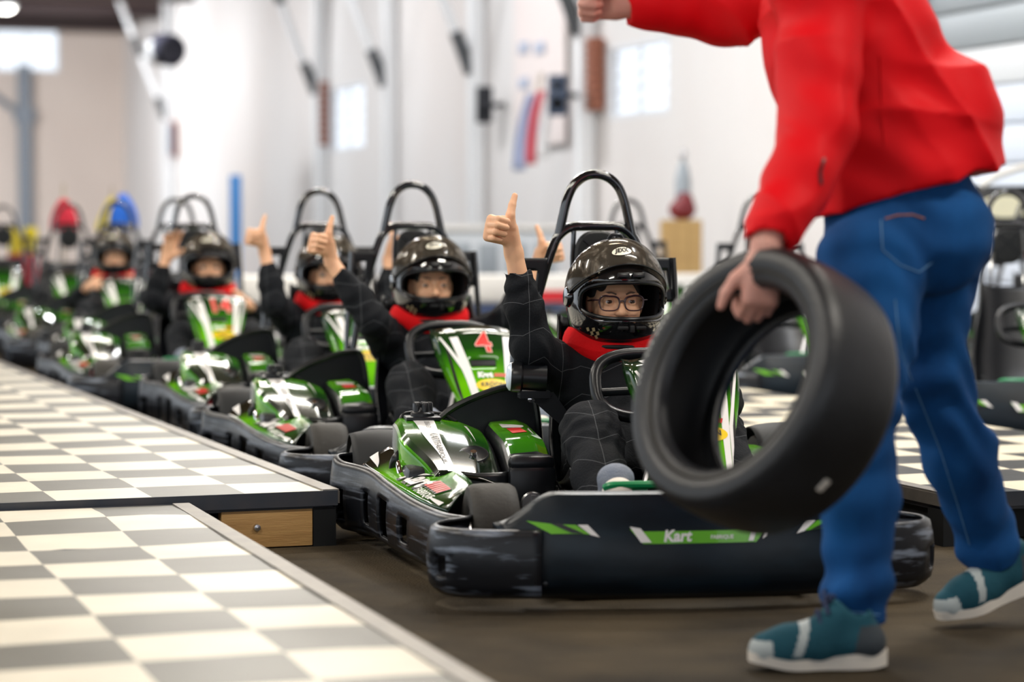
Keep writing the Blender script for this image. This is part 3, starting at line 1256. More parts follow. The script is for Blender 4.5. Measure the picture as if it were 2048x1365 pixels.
    for q_ in (poly2d((.02, .40), (.02, .33), (.08, .30), (.10, .33), (.06, .37)), poly2d((.125, .20), (.14, .34), (.105, .28))): decal('white_print', [q_], tkc, M['white'], tk, .0018, .04)
    decal('red_print', [poly2d((.035, .22), (.085, .22), (.075, .30), (.03, .31))], tkc, M['red_print'], tk, .0018, .04)
    b = MB()
    b.rbox((-.260, -.108, .175), (.128, .03, .16), .014)
    b.rbox((-.260, -.094, .262), (.124, .05, .045), .018)
    b.build('tank_front', M['black'], root)
    b = MB()
    b.lathe([(.0, -.006), (.03, -.006), (.036, .004)], (-.260, -.124, .155), (0, 1, 0), 20)
    b.box((-.260, -.132, .162), (.012, .008, .034))
    b.build('fuel_tap', M['metal'], root)
    # black fin beside the seat
    out = [(-.47, .30), (-.46, .335), (-.42, .372), (-.36, .402), (-.28, .430), (-.21, .440), (-.185, .425), (-.17, .36), (-.16, .26)]
    b = MB()
    b.prism(out, .375, .385)
    b.build('seat_fin', M['black'], root)
    b = MB()
    b.tube(crom([(x, .372, z) for x, z in out], 4), .010, 8)
    b.build('fin_edge', M['black'], root)

    # other side: low battery cover
    def batt(u, v):
        pts = [(.32, .12), (.325, .24), (.345, .268), (.47, .26), (.56, .235), (.575, .20), (.58, .10)]
        s_ = min(.99999, u) * 6
        i = int(s_)
        q = s_ - i
        return (pts[i][0] + (pts[i + 1][0] - pts[i][0]) * q, -.20 + .56 * v, pts[i][1] + (pts[i + 1][1] - pts[i][1]) * q - .03 * (1 - smooth(v, 0, .3)))
    patch('battery_cover', batt, 24, 12, [M['tank_green'], M['black']], root, .008, None, 40, mfn=lambda u, v: 0 if 1.5 / 6 < u < 4.5 / 6 else 1)

    # seat
    spine = crom([(-.13, .150), (-.02, .105), (.12, .075), (.24, .095), (.33, .20), (.40, .34), (.46, .48), (.51, .62)], 4)
    spine = crom([(0, y, z) for y, z in ((-.13, .150), (-.02, .105), (.12, .078), (.24, .098), (.33, .20), (.40, .34), (.46, .48), (.51, .62))], 5)

    def seat(u, v):
        s_ = min(.99999, v) * (len(spine) - 1)
        i = int(s_)
        p = spine[i].lerp(spine[i + 1], s_ - i)
        t = (spine[min(i + 1, len(spine) - 1)] - spine[i]).normalized()
        nn = Vector((0, -t.z, t.y))
        a = (2 * u - 1)
        hw = .215 - .055 * smooth(v, .6, 1.0)
        dep = .11 * (1 - .4 * smooth(v, .75, 1))
        return Vector((SX + hw * math.sin(a * 1.35) / math.sin(1.35), 0, 0)) + p + nn * (dep * abs(a) ** 2.6)
    patch('seat', seat, 22, 32, M['black'], root, .010, None, 50)
    for sg in (-1, 1):
        b = MB()
        b.tube(crom([(SX + sg * .20, .30, .09), (SX + sg * .235, .18, .16), (SX + sg * .245, .05, .17), (SX + sg * .215, -.05, .12)], 5), .024, 10)
        b.build('hip_bolster', M['gloss'], root)

    # roll frame
    yy = .75
    L_ = [(-.265, .70, .14), (-.245, .715, .36), (-.205, .735, .58), (-.165, .745, .73), (-.130, .75, .835), (-.108, .75, .872), (-.075, .75, .893), (-.03, .75, .896)]
    full = L_ + [(-x, y, z) for x, y, z in L_[::-1]]
    b = MB()
    b.tube(crom([(SX + x, y, z) for x, y, z in full], 6), .0145, 12)
    b.build('roll_frame', M['gloss'], root)
    H_ = [(-.112, .75, .872), (-.100, .75, .925), (-.088, .75, .975), (-.068, .75, 1.018), (-.036, .75, 1.045), (0, .75, 1.053)]
    full = H_ + [(-x, y, z) for x, y, z in H_[-2::-1]]
    b = MB()
    b.tube(crom([(SX + x, y, z) for x, y, z in full], 6), .0145, 12)
    b.build('roll_hoop', M['gloss'], root)
    for sg in (-1, 1):
        b = MB()
        b.tube([(SX + sg * .066, .752, .885), (SX + sg * .072, .745, .80), (SX + sg * .078, .70, .60), (SX + sg * .09, .62, .35), (SX + sg * .10, .60, .08)], .008, 8)
        b.build('headrest_strut', M['gloss'], root)
    for sg in (-1, 1):
        def plate(u, v, sg=sg):
            return (SX + sg * (.148 + .085 * u + .02 * (1 - v)), .735, .665 + .135 * v)
        patch('side_bracket', plate, 12, 14, M['black'], root, .006, lambda u, v: .3 < u < .72 and .25 < v < .75, 40)
        b = MB()
        b.tube([(SX + sg * .235, .735, .80), (SX + sg * .255, .73, .50), (SX + sg * .27, .70, .16)], .011, 8)
        b.build('side_stay', M['gloss'], root)
    # padded headrest with moulded cross
    b = MB()
    n = 30
    out = []
    for k in range(n):
        t = 2 * math.pi * k / n
        q = 2.6
        out.append((SX + .068 * math.copysign(abs(math.cos(t)) ** (2 / q), math.cos(t)), .80 + .082 * math.copysign(abs(math.sin(t)) ** (2 / q), math.sin(t))))
    cx, cz = SX, .80
    ring = lambda k, y: [((x - cx) * k + cx, y, (z - cz) * k + cz) for x, z in out]
    vs = ring(1, .735) + ring(1, .715) + ring(.93, .704) + ring(.80, .702)
    fs = [tuple(range(n))]
    for i in range(3):
        for k in range(n):
            l = (k + 1) % n
            fs.append((i * n + k, (i + 1) * n + k, (i + 1) * n + l, i * n + l))
    fs.append(tuple(range(3 * n, 4 * n))[::-1])
    b.add(vs, fs)
    hr = b.build('headrest', M['matte'], root)
    b = MB()
    b.tube([(SX - .045, .702, .855), (SX + .045, .702, .775)], .004, 6)
    b.tube([(SX + .045, .702, .855), (SX - .045, .702, .775)], .004, 6)
    b.build('cross_ribs', M['black'], hr)

    # fairing
    fr = patch('number_fairing', lambda u, v: fairing(u * 2 - 1, v), 40, 30, M['nose_green'], root, .006, lambda u, v:   .34 < u < .66 and .36 < v < .42, 50, flip=True)
    st = []
    for s_ in (-1, 1):
        st.append(poly2d(*[(s_ * x, y) for x, y in ((.112, .022), (.080, .010), (.012, .44), (.050, .44), (.066, .24))]))
        st.append(poly2d(*[(s_ * x, y) for x, y in ((.134, .065), (.126, .075), (.060, .30), (.062, .20))]))
    for q_ in (poly2d((-.112, .020), (-.085, .012), (-.048, .18), (-.020, .35), (-.012, .44), (-.040, .44), (-.050, .33), (-.075, .18)),
               poly2d((-.136, .062), (-.130, .060), (-.068, .18), (-.050, .30), (-.075, .20)),
               poly2d((.112, .020), (.085, .012), (.078, .12), (.066, .26), (.058, .44), (.073, .44), (.082, .30), (.098, .13)),
               poly2d((.136, .062), (.130, .060), (.088, .24), (.074, .44), (.078, .44), (.098, .24))):
        decal('white_stripe', [q_], fair_xy, M['white'], fr, .0014, .03, flip=True)
    for de_ in (poly2d((-.119, .10), (-.112, .10), (-.096, .22), (-.064, .44), (-.074, .44), (-.104, .24)),
                              poly2d((.119, .10), (.112, .10), (.098, .22), (.075, .44), (.080, .44), (.106, .24))): decal('dark_edge_print', [de_], fair_xy, M['ink'], fr, .0008, .03, flip=True)
    decal('oil_badge', [ellipse2d(.022, .265, .058, .024)], fair_xy, M['yellow'], fr, .0018, .02, flip=True)
    decal('badge_crown', [poly2d((.010, .252), (.012, .247), (.018, .250), (.022, .245), (.026, .250), (.032, .247), (.034, .252))], fair_xy, M['orange'], fr, .0026, 0, flip=True)
    flipy = lambda sh, dx, dy: ([(x + dx, dy - y) for x, y in sh[0]], sh[1])
    decal('badge_lettering', [flipy(text2d('KROON', .021, 0, .0006, 1.1), .022, .263), flipy(text2d('OIL', .018, 0, .0005, 1.1), .022, .279)], fair_xy, M['ink'], fr, .0026, .02, flip=True)
    decal('logo_lettering', [flipy(text2d('Kart', .027, 0, .0022), .0, .226)], fair_xy, M['white'], fr, .0022, .02, flip=True)
    decal('logo_bars', [moved(q, .049, .226) for q in speed_bars(-.018, 0, .042, .014, 6, -.3)], fair_xy, M['red_print'], fr, .0022, .02, flip=True)
    b = MB()
    p = Vector(fair_xy(.0, .172))
    b.rbox(p + Vector((0, .012, 0)), (.09, .012, .05), .004, rot=Matrix.Rotation(math.radians(-42), 3, 'X'))
    b.build('air_slot', M['matte'], fr)
    b = MB()
    b.tube([(SX - .03, -.36, .40), (SX - .09, -.42, .22), (SX - .12, -.50, .07)], .010, 8)
    b.build('fairing_support', M['metal'], root)
    b = MB()
    b.tube([(SX + .10, -.36, .40), (SX + .11, -.42, .22), (SX + .12, -.50, .07)], .010, 8)
    b.build('fairing_support', M['metal'], root)
    # steering
    wc = Vector((SX - .005, -.10, .468))
    R = Matrix.Rotation(math.radians(-42), 3, 'X')
    n = 40
    rim = []
    for k in range(n):
        t = 2 * math.pi * k / n
        x, y = .158 * math.copysign(abs(math.cos(t)) ** .75, math.cos(t)), .112 * math.copysign(abs(math.sin(t)) ** .75, math.sin(t))
        rim.append(wc + R @ Vector((x, y * 1.0, 0)))
    b = MB()
    # wheel plane: tilt so the top leans back towards the driver
    R2 = Matrix.Rotation(math.radians(62), 3, 'X')
    rim = []
    for k in range(n):
        t = 2 * math.pi * k / n
        x, y = .152 * math.copysign(abs(math.cos(t)) ** .7, math.cos(t)), .095 * math.copysign(abs(math.sin(t)) ** .7, math.sin(t))
        rim.append(wc + R2 @ Vector((x, y, 0)))
    b.tube(rim, .0165, 10, closed=True)
    sw = b.build('steering_wheel', M['black'], root)
    b = MB()
    for s_ in (-1, 1): b.tube([wc + R2 @ Vector((s_ * .14, -.02, 0)), wc + R2 @ Vector((s_ * .03, -.01, -.012))], .011, 8, flat=.5)
    b.lathe([(.0, -.03), (.034, -.026), (.036, .0), (.0, .006)], wc, R2 @ Vector((0, 0, 1)), 16)
    b.build('spokes', M['black'], sw)
    b = MB()
    b.tube([wc, (SX, -.46, .10)], .011, 8)
    b.build('steering_column', M['metal'], root)
    # pedals
    for s_ in (-1, 1):
        b = MB()
        x = SX + s_ * .17
        b.tube(crom([(x - .065, -.66, .255), (x - .045, -.675, .262), (x + .05, -.675, .262), (x + .065, -.66, .258)], 4), .010, 8)
        b.tube([(x, -.67, .255), (x, -.62, .06)], .009, 8)
        b.box((x, -.672, .225), (.075, .006, .06))
        b.build('pedal', M['pedal'], root)
    return root


kart = build_kart()
KROT = math.radians(9)
kart_spots = [   # x, y, rot, number, label
    ((.295, 6.59), 8.5, None, 'black and green racing kart on which the driver in glasses sits'),
    ((-.29, 8.45), 12.0, '4', 'racing kart with red number 4 on its green fairing'),
    ((-.80, 10.25), 11.0, None, 'racing kart just behind the number 4 kart, driver with arm raised'),
    ((-1.62, 12.15), 11.0, '14', 'racing kart with red number 14 and a waving driver'),
    ((-1.99, 13.95), 9.0, None, 'empty racing kart between the waving driver and the driver below the blue flag'),
    ((-2.64, 15.75), 9.0, None, 'racing kart in front of the blue flag'),
    ((-3.33, 17.7), 9.0, None, 'empty racing kart in front of the red flag'),
    ((-4.25, 19.7), 9.0, None, 'last empty racing kart at the far end of the row'),
    ((2.2, 10.55), -3.0, None, 'empty racing kart behind the striding man, beside the black checkered deck'),
    ((1.41, 12.56), 9.0, None, 'empty racing kart of the second row beside the wooden crate'),
    ((2.85, 12.9), -2.0, None, 'empty racing kart parked beside the black display board'),
    ((.77, 14.37), 9.0, None, 'racing kart of the second row behind the driver in glasses'),
]
KARTS = []
for i, ((x, y), rz, num, lab) in enumerate(kart_spots):
    k = kart if i == 0 else copy_tree(kart)
    KARTS.append(k)
for k, ((x, y), rz, num, lab) in zip(KARTS, kart_spots):
    k.location = (x, y, 0)
    k.rotation_euler = (0, 0, math.radians(rz))
    tag(k, lab, 'go-kart', 'racing karts lined up at the decks')
    if num:
        fr = [c for c in children(k) if c.name.startswith('number_fairing')][0]
        flipy = lambda sh, dx, dy: ([(x_ + dx, dy - y_) for x_, y_ in sh[0]], sh[1])
        decal('number_outline', [flipy(text2d(num, .112, -.16, .0042), .016, .100)], fair_xy, M['pink_print'], fr, .0020, .02, flip=True)
        decal('number', [flipy(text2d(num, .112, -.16, .0008), .016, .100)], fair_xy, M['red_print'], fr, .0032, .02, flip=True)
# lamp canister on the side of the first kart's seat
b = MB()
b.lathe([(.0, 0), (.040, 0), (.043, .006), (.043, .028), (.036, .034), (.036, .10), (.0, .10)], (-.27, .21, .475), (1, -.12, -.05), 24)
cn = b.build('canister', M['black'], KARTS[0])
b = MB()
b.lathe([(.0, -.014), (.028, -.012), (.039, -.004), (.041, .004)], (-.27, .21, .475), (1, -.12, -.05), 24)
b.build('lens', M['lens'], cn)
b = MB()
b.box((-.205, .21, .425), (.085, .05, .02))
b.prism([(-.25, .425), (-.15, .43), (-.10, .36), (-.12, .33), (-.20, .40)], .20, .215)
b.build('canister_bracket', M['black'], cn)
b = MB()
b.lathe([(.0, -.010), (.010, -.008), (.011, 0)], (-.215, .198, .412), (0, 1, 0), 10)
b.build('bracket_bolt', M['chrome'], cn)

# ================================================================== drivers
M['skin'] = mat('skin', (.80, .47, .28), .5, sss=.12, var=(18, (.72, .36, .22), .5), bump=(120, .06))
M['skin_pink'] = mat('pinkish_skin', (.66, .34, .27), .5, sss=.12, var=(14, (.56, .24, .19), .5), bump=(90, .08))
M['hair'] = mat('black_hair', (.008, .007, .006), .45, bump=(200, .5, (4, 4, 1)))
M['lip'] = mat('lips', (.52, .19, .16), .5)
M['red_knit'] = mat('red_fleece', (.70, .003, .006), .8, spec=.2, bump=(140, .2))
M['padding'] = mat('helmet_lining', (.008, .009, .011), .9)
M['helmet'] = mat('gloss_black_helmet', (.006, .006, .007), .10, coat=1.0)
M['gold'] = mat('gold_print', (.45, .36, .20), .35)
M['logo'] = mat('cream_logo', (.80, .76, .62), .35)
M['shoe_grey'] = mat('grey_blue_canvas', (.17, .20, .26), .8, spec=.2, bump=(220, .4), var=(30, (.30, .32, .36), .6, (1, 1, 3)))
M['sole_white'] = mat('off_white_rubber', (.74, .68, .60), .6)
M['glasses'] = mat('dark_purple_frame', (.045, .022, .030), .25)
M['brow'] = mat('eyebrow_hair', (.10, .055, .035), .7)

# suit cloth with pale stitched quilting lines
ms = mat('black_stitched_overall', (.0035, .0045, .006), .85, spec=.2, bump=(150, .25), var=(4, (.008, .010, .014), .8))
N_, L_ = nodes(ms)
tc = N_.new('ShaderNodeTexCoord')
sp = N_.new('ShaderNodeSeparateXYZ')
L_.new(tc.outputs['Object'], sp.inputs[0])
def mth(op, a, b_=None, v=None):
    q = N_.new('ShaderNodeMath')
    q.operation = op
    L_.new(a, q.inputs[0])
    if b_ is not None: L_.new(b_, q.inputs[1])
    if v is not None: q.inputs[1].default_value = v
    return q.outputs[0]
def stitch(expr, period, width):
    f = mth('FRACT', mth('DIVIDE', expr, v=period))
    return mth('LESS_THAN', f, v=width / period)
zc = mth('ADD', sp.outputs[2], mth('MULTIPLY', sp.outputs[1], v=.35))
zc2 = mth('ADD', zc, mth('MULTIPLY', mth('ABSOLUTE', mth('SUBTRACT', mth('FRACT', mth('DIVIDE', sp.outputs[0], v=.12)), v=.5)), v=.05))
l1 = stitch(zc2, .085, .0016)
l2 = stitch(mth('ADD', sp.outputs[0], v=.013), .105, .0014)
ln = mth('MULTIPLY', mth('MAXIMUM', l1, l2), v=.17)
mxs = N_.new('ShaderNodeMix')
mxs.data_type = 'RGBA'
bs = N_['Principled BSDF']
src = bs.inputs['Base Color'].links[0].from_socket
L_.new(src, mxs.inputs['A'])
mxs.inputs['B'].default_value = (.45, .47, .50, 1)
L_.new(ln, mxs.inputs['Factor'])
L_.new(mxs.outputs['Result'], bs.inputs['Base Color'])
M['suit'] = ms

# iris: dark disc on a white ball, looking along -y in object space
me_ = mat('eyeball', (.62, .58, .55), .12, coat=.8)
N_, L_ = nodes(me_)
tc = N_.new('ShaderNodeTexCoord')
sp = N_.new('ShaderNodeSeparateXYZ')
L_.new(tc.outputs['Generated'], sp.inputs[0])
rp = N_.new('ShaderNodeValToRGB')
rp.color_ramp.interpolation = 'EASE'
e = rp.color_ramp.elements
e[0].position, e[0].color = .014, (.006, .004, .003, 1)
e[1].position, e[1].color = .115, (.62, .57, .54, 1)
q = e.new(.022); q.color = (.075, .035, .02, 1)
q = e.new(.088); q.color = (.05, .024, .014, 1)
L_.new(sp.outputs[1], rp.inputs[0])
L_.new(rp.outputs[0], N_['Principled BSDF'].inputs['Base Color'])
M['eye'] = me_

# smoked, scratched visor
mv = bpy.data.materials.new('scratched_smoked_visor')
mv.use_nodes = True
N_, L_ = nodes(mv)
bs = N_['Principled BSDF']
bs.inputs['Base Color'].default_value = (.24, .21, .17, 1)
bs.inputs['Roughness'].default_value = .14
bs.inputs['Coat Weight'].default_value = 1
tr = N_.new('ShaderNodeBsdfTransparent')
tr.inputs[0].default_value = (.42, .39, .34, 1)
tc = N_.new('ShaderNodeTexCoord')
nz = N_.new('ShaderNodeTexNoise')
nz.inputs['Scale'].default_value = 17
nz.inputs['Detail'].default_value = 12
nz.inputs['Roughness'].default_value = .68
nz.inputs['Distortion'].default_value = 1.2
L_.new(tc.outputs['Object'], nz.inputs['Vector'])
rp = N_.new('ShaderNodeValToRGB')
rp.color_ramp.elements[0].position, rp.color_ramp.elements[0].color = .50, (.16, .16, .16, 1)
rp.color_ramp.elements[1].position, rp.color_ramp.elements[1].color = .72, (.75, .75, .75, 1)
L_.new(nz.outputs['Fac'], rp.inputs[0])
mx = N_.new('ShaderNodeMixShader')
L_.new(rp.outputs[0], mx.inputs[0])
L_.new(tr.outputs[0], mx.inputs[1])
L_.new(bs.outputs[0], mx.inputs[2])
L_.new(mx.outputs[0], N_['Material Output'].inputs[0])
M['visor'] = mv


def unit(v): return np.array(v, float) / np.linalg.norm(v)


def add_hand(vol, O, u, t, s, right=True, pose='thumb', n=None):
    """O wrist end of the palm, u wrist to knuckles, t thumb side; n palm normal"""
    O, u, t = np.array(O, float), unit(u), np.array(t, float)
    t = unit(t - u * (t @ u))
    n = np.cross(t, u) if right else np.cross(u, t)
    def q(a, b_, c): return O + (u * a + t * b_ + n * c) * s
    # palm
    for b_, r_ in ((.026, .0150), (.009, .0155), (-.009, .0150), (-.025, .0140)):
        vol.cone(q(.004, b_ * .75, 0), q(.078, b_, 0), r_ * s * 1.02, r_ * s * .92, .010 * s)
    vol.cone(q(.005, .018, .006), q(.045, .032, .010), .017 * s, .013 * s, .010 * s)
    fing = [(.027, .046, .028, .022, .0098), (.009, .050, .031, .023, .0100), (-.010, .046, .029, .022, .0094), (-.027, .036, .022, .019, .0084)]
    for i, (b_, l1, l2, l3, r_) in enumerate(fing):
        if pose in ('thumb', 'fist'): angs = (78, 172, 232)
        elif pose == 'hook': angs = (50, 120, 175)
        elif pose == 'wave': angs = (8 + 6 * i, 22 + 14 * i, 40 + 16 * i)
        else: angs = (60, 130, 190)
        p = (.082 - .004 * abs(i - 1.2), b_, -.002)
        pr = [(q(*p), r_ * s)]
        for L_q, a, k in ((l1, angs[0], .97), (l2, angs[1], .9), (l3, angs[2], .78)):
            a = math.radians(a)
            spread = (.10 * (1.5 - i)) if pose == 'wave' else 0
            p = (p[0] + L_q * math.cos(a), p[1] + L_q * spread, p[2] + L_q * math.sin(a))
            pr.append((q(*p), r_ * s * k))
        for (a1, r1), (b1, r2) in zip(pr[:-1], pr[1:]): vol.cone(a1, b1, r1, r2, .0018 * s)
    if pose == 'thumb':
        pr = [(.012, .020, .010, .0165), (.024, .050, .012, .0135), (.022, .080, .008, .0108), (.016, .108, .003, .0086)]
    elif pose == 'fist':
        pr = [(.012, .020, .010, .016), (.040, .040, .022, .0125), (.066, .030, .046, .0105), (.078, .010, .052, .0090)]
    elif pose == 'hook':
        pr = [(.012, .022, .006, .016), (.040, .050, .010, .0130), (.070, .066, .016, .0110), (.096, .070, .022, .0090)]
    else:
        pr = [(.012, .022, .006, .016), (.040, .052, .016, .0125), (.064, .066, .030, .0108), (.082, .070, .042, .0090)]
    pts = [(q(*p[:3]), p[3] * s) for p in pr]
    for (a1, r1), (b1, r2) in zip(pts[:-1], pts[1:]): vol.cone(a1, b1, r1, r2, .004 * s)


HC = np.array((0., .36, .70))      # head centre of a seated driver


def add_head(vol, c, k=1.0, detail=True):
    c = np.array(c, float)
    def e(p, r, kk=.012, sub=False): vol.ell(c + np.array(p) * k, np.array(r) * k, kk * k, sub)
    e((0, .012, .025), (.074, .092, .085))
    e((0, -.022, -.035), (.060, .068, .085), .03)
    e((0, -.045, -.075), (.038, .042, .040), .03)
    # cheeks, brow, nose
    for sg in (-1, 1):
        e((sg * .036, -.066, -.030), (.024, .020, .022), .018)
        e((sg * .028, -.083, .024), (.026, .010, .008), .012)
        e((sg * .074, .015, -.008), (.009, .020, .030), .006)
        if detail:
            e((sg * .033, -.0885, .004), (.019, .014, .0105), .008, True)
            e((sg * .033, -.0745, .004), (.0160, .0150, .0150), .004)
            vol.ell(c + np.array((sg * .033, -.090, .0035)) * k, np.array((.0138, .012, .0042)) * k, .0015 * k, True)
    vol.cone(c + np.array((0, -.086, .012)) * k, c + np.array((0, -.106, -.026)) * k, .0075 * k, .0120 * k, .010 * k)
    for sg in (-1, 1): e((sg * .010, -.098, -.029), (.009, .009, .008), .006)
    e((0, -.084, -.060), (.024, .010, .007), .008)
    vol.cone(c + np.array((-.018, -.098, -.060)) * k, c + np.array((.018, -.098, -.060)) * k, .0022 * k, .0022 * k, .003 * k, True)


def driver(kart_obj, spec, h_body, h_suit, label):
    """spec: offset, arms {(side): (elbow, hand origin, pose)}, look"""
    kx = kart_obj.matrix_basis
    root = empty('person')
    root.location = kart_obj.location
    root.rotation_euler = kart_obj.rotation_euler
    dx = SX + spec.get('dx', 0)
    root['dx'] = dx
    tag(root, label, 'person')
    sh = (dx, 0, 0)
    hc = HC + np.array(spec.get('head', (0, 0, 0)))
    lo, hi = np.array((-.50, -.66, .05)), np.array((.50, .52, 1.02))
    zmax = .84
    for sd, (el, O, pose) in spec['arms'].items():
        zmax = max(zmax, O[2] + (.15 if pose == 'thumb' else .14))
    hi[2] = zmax
    xs = [O[0] for el, O, p in spec['arms'].values()] + [el[0] for el, O, p in spec['arms'].values()]
    lo[0], hi[0] = min(-.30, min(xs) - .13), max(.30, max(xs) + .13)
    body = Vol(lo, hi, h_body)
    # body under the overall
    hip = {-1: (-.09, .19, .19), 1: (.09, .19, .19)}
    knee = {-1: (-.165, -.185, .345), 1: (.165, -.185, .345)}
    ank = {-1: (-.185, -.475, .165), 1: (.185, -.475, .165)}
    sho = {-1: (-.150, .365, .470), 1: (.150, .365, .470)}
    body.ell((0, .22, .22), (.12, .10, .10), .03)
    body.chain([((0, .22, .22), .10), ((0, .30, .33), .095), ((0, .37, .45), .10), ((0, .385, .53), .055), (tuple(hc + (0, .03, -.06)), .050)], .03)
    for sg in (-1, 1):
        body.chain([(hip[sg], .075), (knee[sg], .052), (ank[sg], .036), ((sg * .185, -.55, .215), .028)], .02)
        body.cone((0, .37, .46), sho[sg], .07, .052, .03)
        el, O, pose = spec['arms'][sg]
        up = np.array((0, 0, 1.0))
        if pose == 'thumb':
            u = np.array((-.86 * -sg if False else sg * .86, -.45, .18)) if spec.get('inward') else np.array((sg * .80, -.50, .22))
            u = np.array((sg * .80, -.50, .22))
            t = np.array((-.12 * sg, 0, 1.0))
            wr = np.array(O) + np.array((-sg * .012, .01, -.052))
            hs = spec.get('hs', 1.0)
        elif pose == 'wave':
            u = np.array((sg * -.25, -.35, .9)); t = np.array((-sg, -.2, -.1)); wr = np.array(O) - unit(u) * .012; hs = spec.get('hs', 1.0)
        else:
            u = np.array((-sg * .5, -.75, .2)); t = np.array((-sg * .2, .1, 1.0)); wr = np.array(O); hs = .92
        body.chain([(sho[sg], .046), (el, .036), (tuple(wr), .0255)], .012)
        body.cone(wr, np.array(O), .0255, .026, .012)
        add_hand(body, O, u, t, hs, right=(sg < 0), pose=pose)
        spec.setdefault('wr', {})[sg] = wr
    add_head(body, hc + np.array((0, 0, -.022)), 1.0, spec.get('detail', False))
    body.build('body', M['skin'], root, shift=sh)

    # overall
    slo, shi = lo.copy(), hi.copy()
    suit = Vol(slo, shi, h_suit)
    suit.ell((0, .22, .22), (.155, .125, .12), .03)
    suit.chain([((0, .22, .23), .125), ((0, .30, .34), .122), ((0, .365, .44), .130)], .05)
    suit.cone((-.10, .365, .45), (.10, .365, .45), .098, .098, .04)
    suit.cone((0, .38, .47), (0, .385, .545), .088, .072, .03)
    for sg in (-1, 1):
        suit.chain([(hip[sg], .094), (np.array(knee[sg]) + (0, .03, .005), .076), (np.array(knee[sg]) + (0, -.03, -.02), .074),
                    (np.array(knee[sg]) * .45 + np.array(ank[sg]) * .55, .066), (np.array(ank[sg]) + (0, .015, .015), .056)], .03)
        suit.cone((sg * .08, .37, .46), sho[sg], .085, .074, .04)
        el, O, pose = spec['arms'][sg]
        wr = np.array(spec['wr'][sg])
        el, shd = np.array(el), np.array(sho[sg])
        cuff = wr + unit(el - wr) * (.060 if pose == 'thumb' else .045)
        suit.chain([(shd, .072), (shd * .5 + el * .5, .064), (el, .056), (el * .5 + cuff * .5, .052), (cuff * .80 + el * .20, .046)], .025)
        dn = unit(wr - el)
        suit.cone(cuff * .84 + el * .16, cuff + dn * .02, .0375, .0355, .010)
        suit.cone(cuff + dn * .078, cuff + dn * .14, .08, .08, .002, True)
    suit.ell(tuple(hc + np.array((0, .03, -.06))), (.062, .062, .12), .005, True)
    rs = np.random.RandomState(spec.get('seed', 1))
    ph = rs.rand(8) * 6.28
    suit.displace(lambda x, y, z: .0022 * np.sin(64 * z + 30 * x + 9 * np.sin(14 * y + ph[0]) + ph[1]) * (.35 + .65 * np.sin(11 * x + 9 * y + 13 * z + ph[2]) ** 2)
                  + .0024 * np.sin(85 * x + 40 * y - 38 * z + 6 * np.sin(17 * z + ph[3])))
    suit.build('overall', M['suit'], root, shift=sh)

    # shoes
    for sg in (-1, 1):
        v = Vol((sg * .185 - .09, -.72, .05), (sg * .185 + .09, -.42, .36), .006)
        heel, toe = np.array((sg * .185, -.50, .120)), np.array((sg * .185, -.615, .262))
        v.cone(heel, toe, .046, .040, .02)
        v.ell(tuple(toe + (0, .005, .012)), (.045, .032, .034), .02)
        v.cone(heel + (0, .03, .02), np.array(ank[sg]) + (0, .02, .01), .047, .046, .02)
        v.build('shoe', M['shoe_grey'], root, shift=sh)
        v = Vol((sg * .185 - .09, -.72, .04), (sg * .185 + .09, -.42, .36), .006)
        off = np.array((0, -.034, -.024))
        v.cone(heel + off, toe + off, .040, .042, .01)
        v.box(tuple((heel + toe) / 2 + np.array((0, .012, .01))), (.2, .2, .05), .005, .002, True,
              R=np.array(Matrix.Rotation(math.radians(-51) * -1, 3, 'X').to_3x3())) if False else None
        v.build('shoe_sole', M['sole_white'], root, shift=sh)

    # fleece collar
    cz = .545
    def collar(u, v):
        a = 2 * math.pi * u
        fr = (1 - math.cos(a)) / 2          # 1 at the back, 0 at the front when a=0 is front
        w_ = 2 * math.pi * v
        rr = .036 + .006 * math.sin(3 * a)
        R0 = .112
        tx, ty = math.sin(a), -math.cos(a)
        notch = .014 * math.exp(-(min(a, 2 * math.pi - a) / .10) ** 2)
        r_ = R0 + rr * .72 * math.cos(w_)
        return (dx + hc[0] + tx * r_ * 1.06, .372 + hc[1] - HC[1] + ty * r_ * .96, cz + hc[2] - HC[2] + .034 * fr + rr * 1.25 * math.sin(w_) - notch * max(0, math.sin(w_)) + .006 * math.sin(5 * a + 1))
    patch('fleece_collar', collar, 64, 18, M['red_knit'], root, 0, None, 60)
    if spec.get('detail') is not None: face_details(root, hc + np.array((0, 0, -.022)), dx, spec)
    helmet = build_helmet() if not HELMET else HELMET[0]
    for src in HELMET_PARTS:
        c = src if not HELMET_USED else src.copy()
        if HELMET_USED: COL.objects.link(c)
        c.parent = root
        c.location = (dx + hc[0], hc[1], hc[2])
        c.rotation_euler = (spec.get('tilt', 0), 0, spec.get('turn', 0))
    # sub-parts follow their copied shells
    shells = [o for o in children(root) if o.name.startswith('helmet')]
    if not HELMET_USED:
        pass
    else:
        for nm, src in HELMET_SUBS:
            c = src.copy()
            COL.objects.link(c)
            par = [o for o in children(root) if o.name.split('.')[0] == nm][0]
            c.parent = par
    HELMET_USED.append(1)
    return root


HELMET, HELMET_PARTS, HELMET_SUBS, HELMET_USED = [], [], [], []


def visor_surf(u, v):
    """u 0..1 across, v 0 lower edge .. 1 top; raised on the brow"""
    az = math.radians(-98 + 196 * u)
    lo = 10 + 17 * math.cos(az / 98 * 90 * 1.0) if False else -3 + 34 * max(0, math.cos(az)) ** 1.1
    hi = 26 + 48 * max(0, math.cos(az)) ** .5
    el = math.radians(lo + (hi - lo) * v)
    rx, ry, rz = .1455, .174, .166
    return (rx * math.sin(az) * math.cos(el), -ry * math.cos(az) * math.cos(el), rz * math.sin(el) + .004)


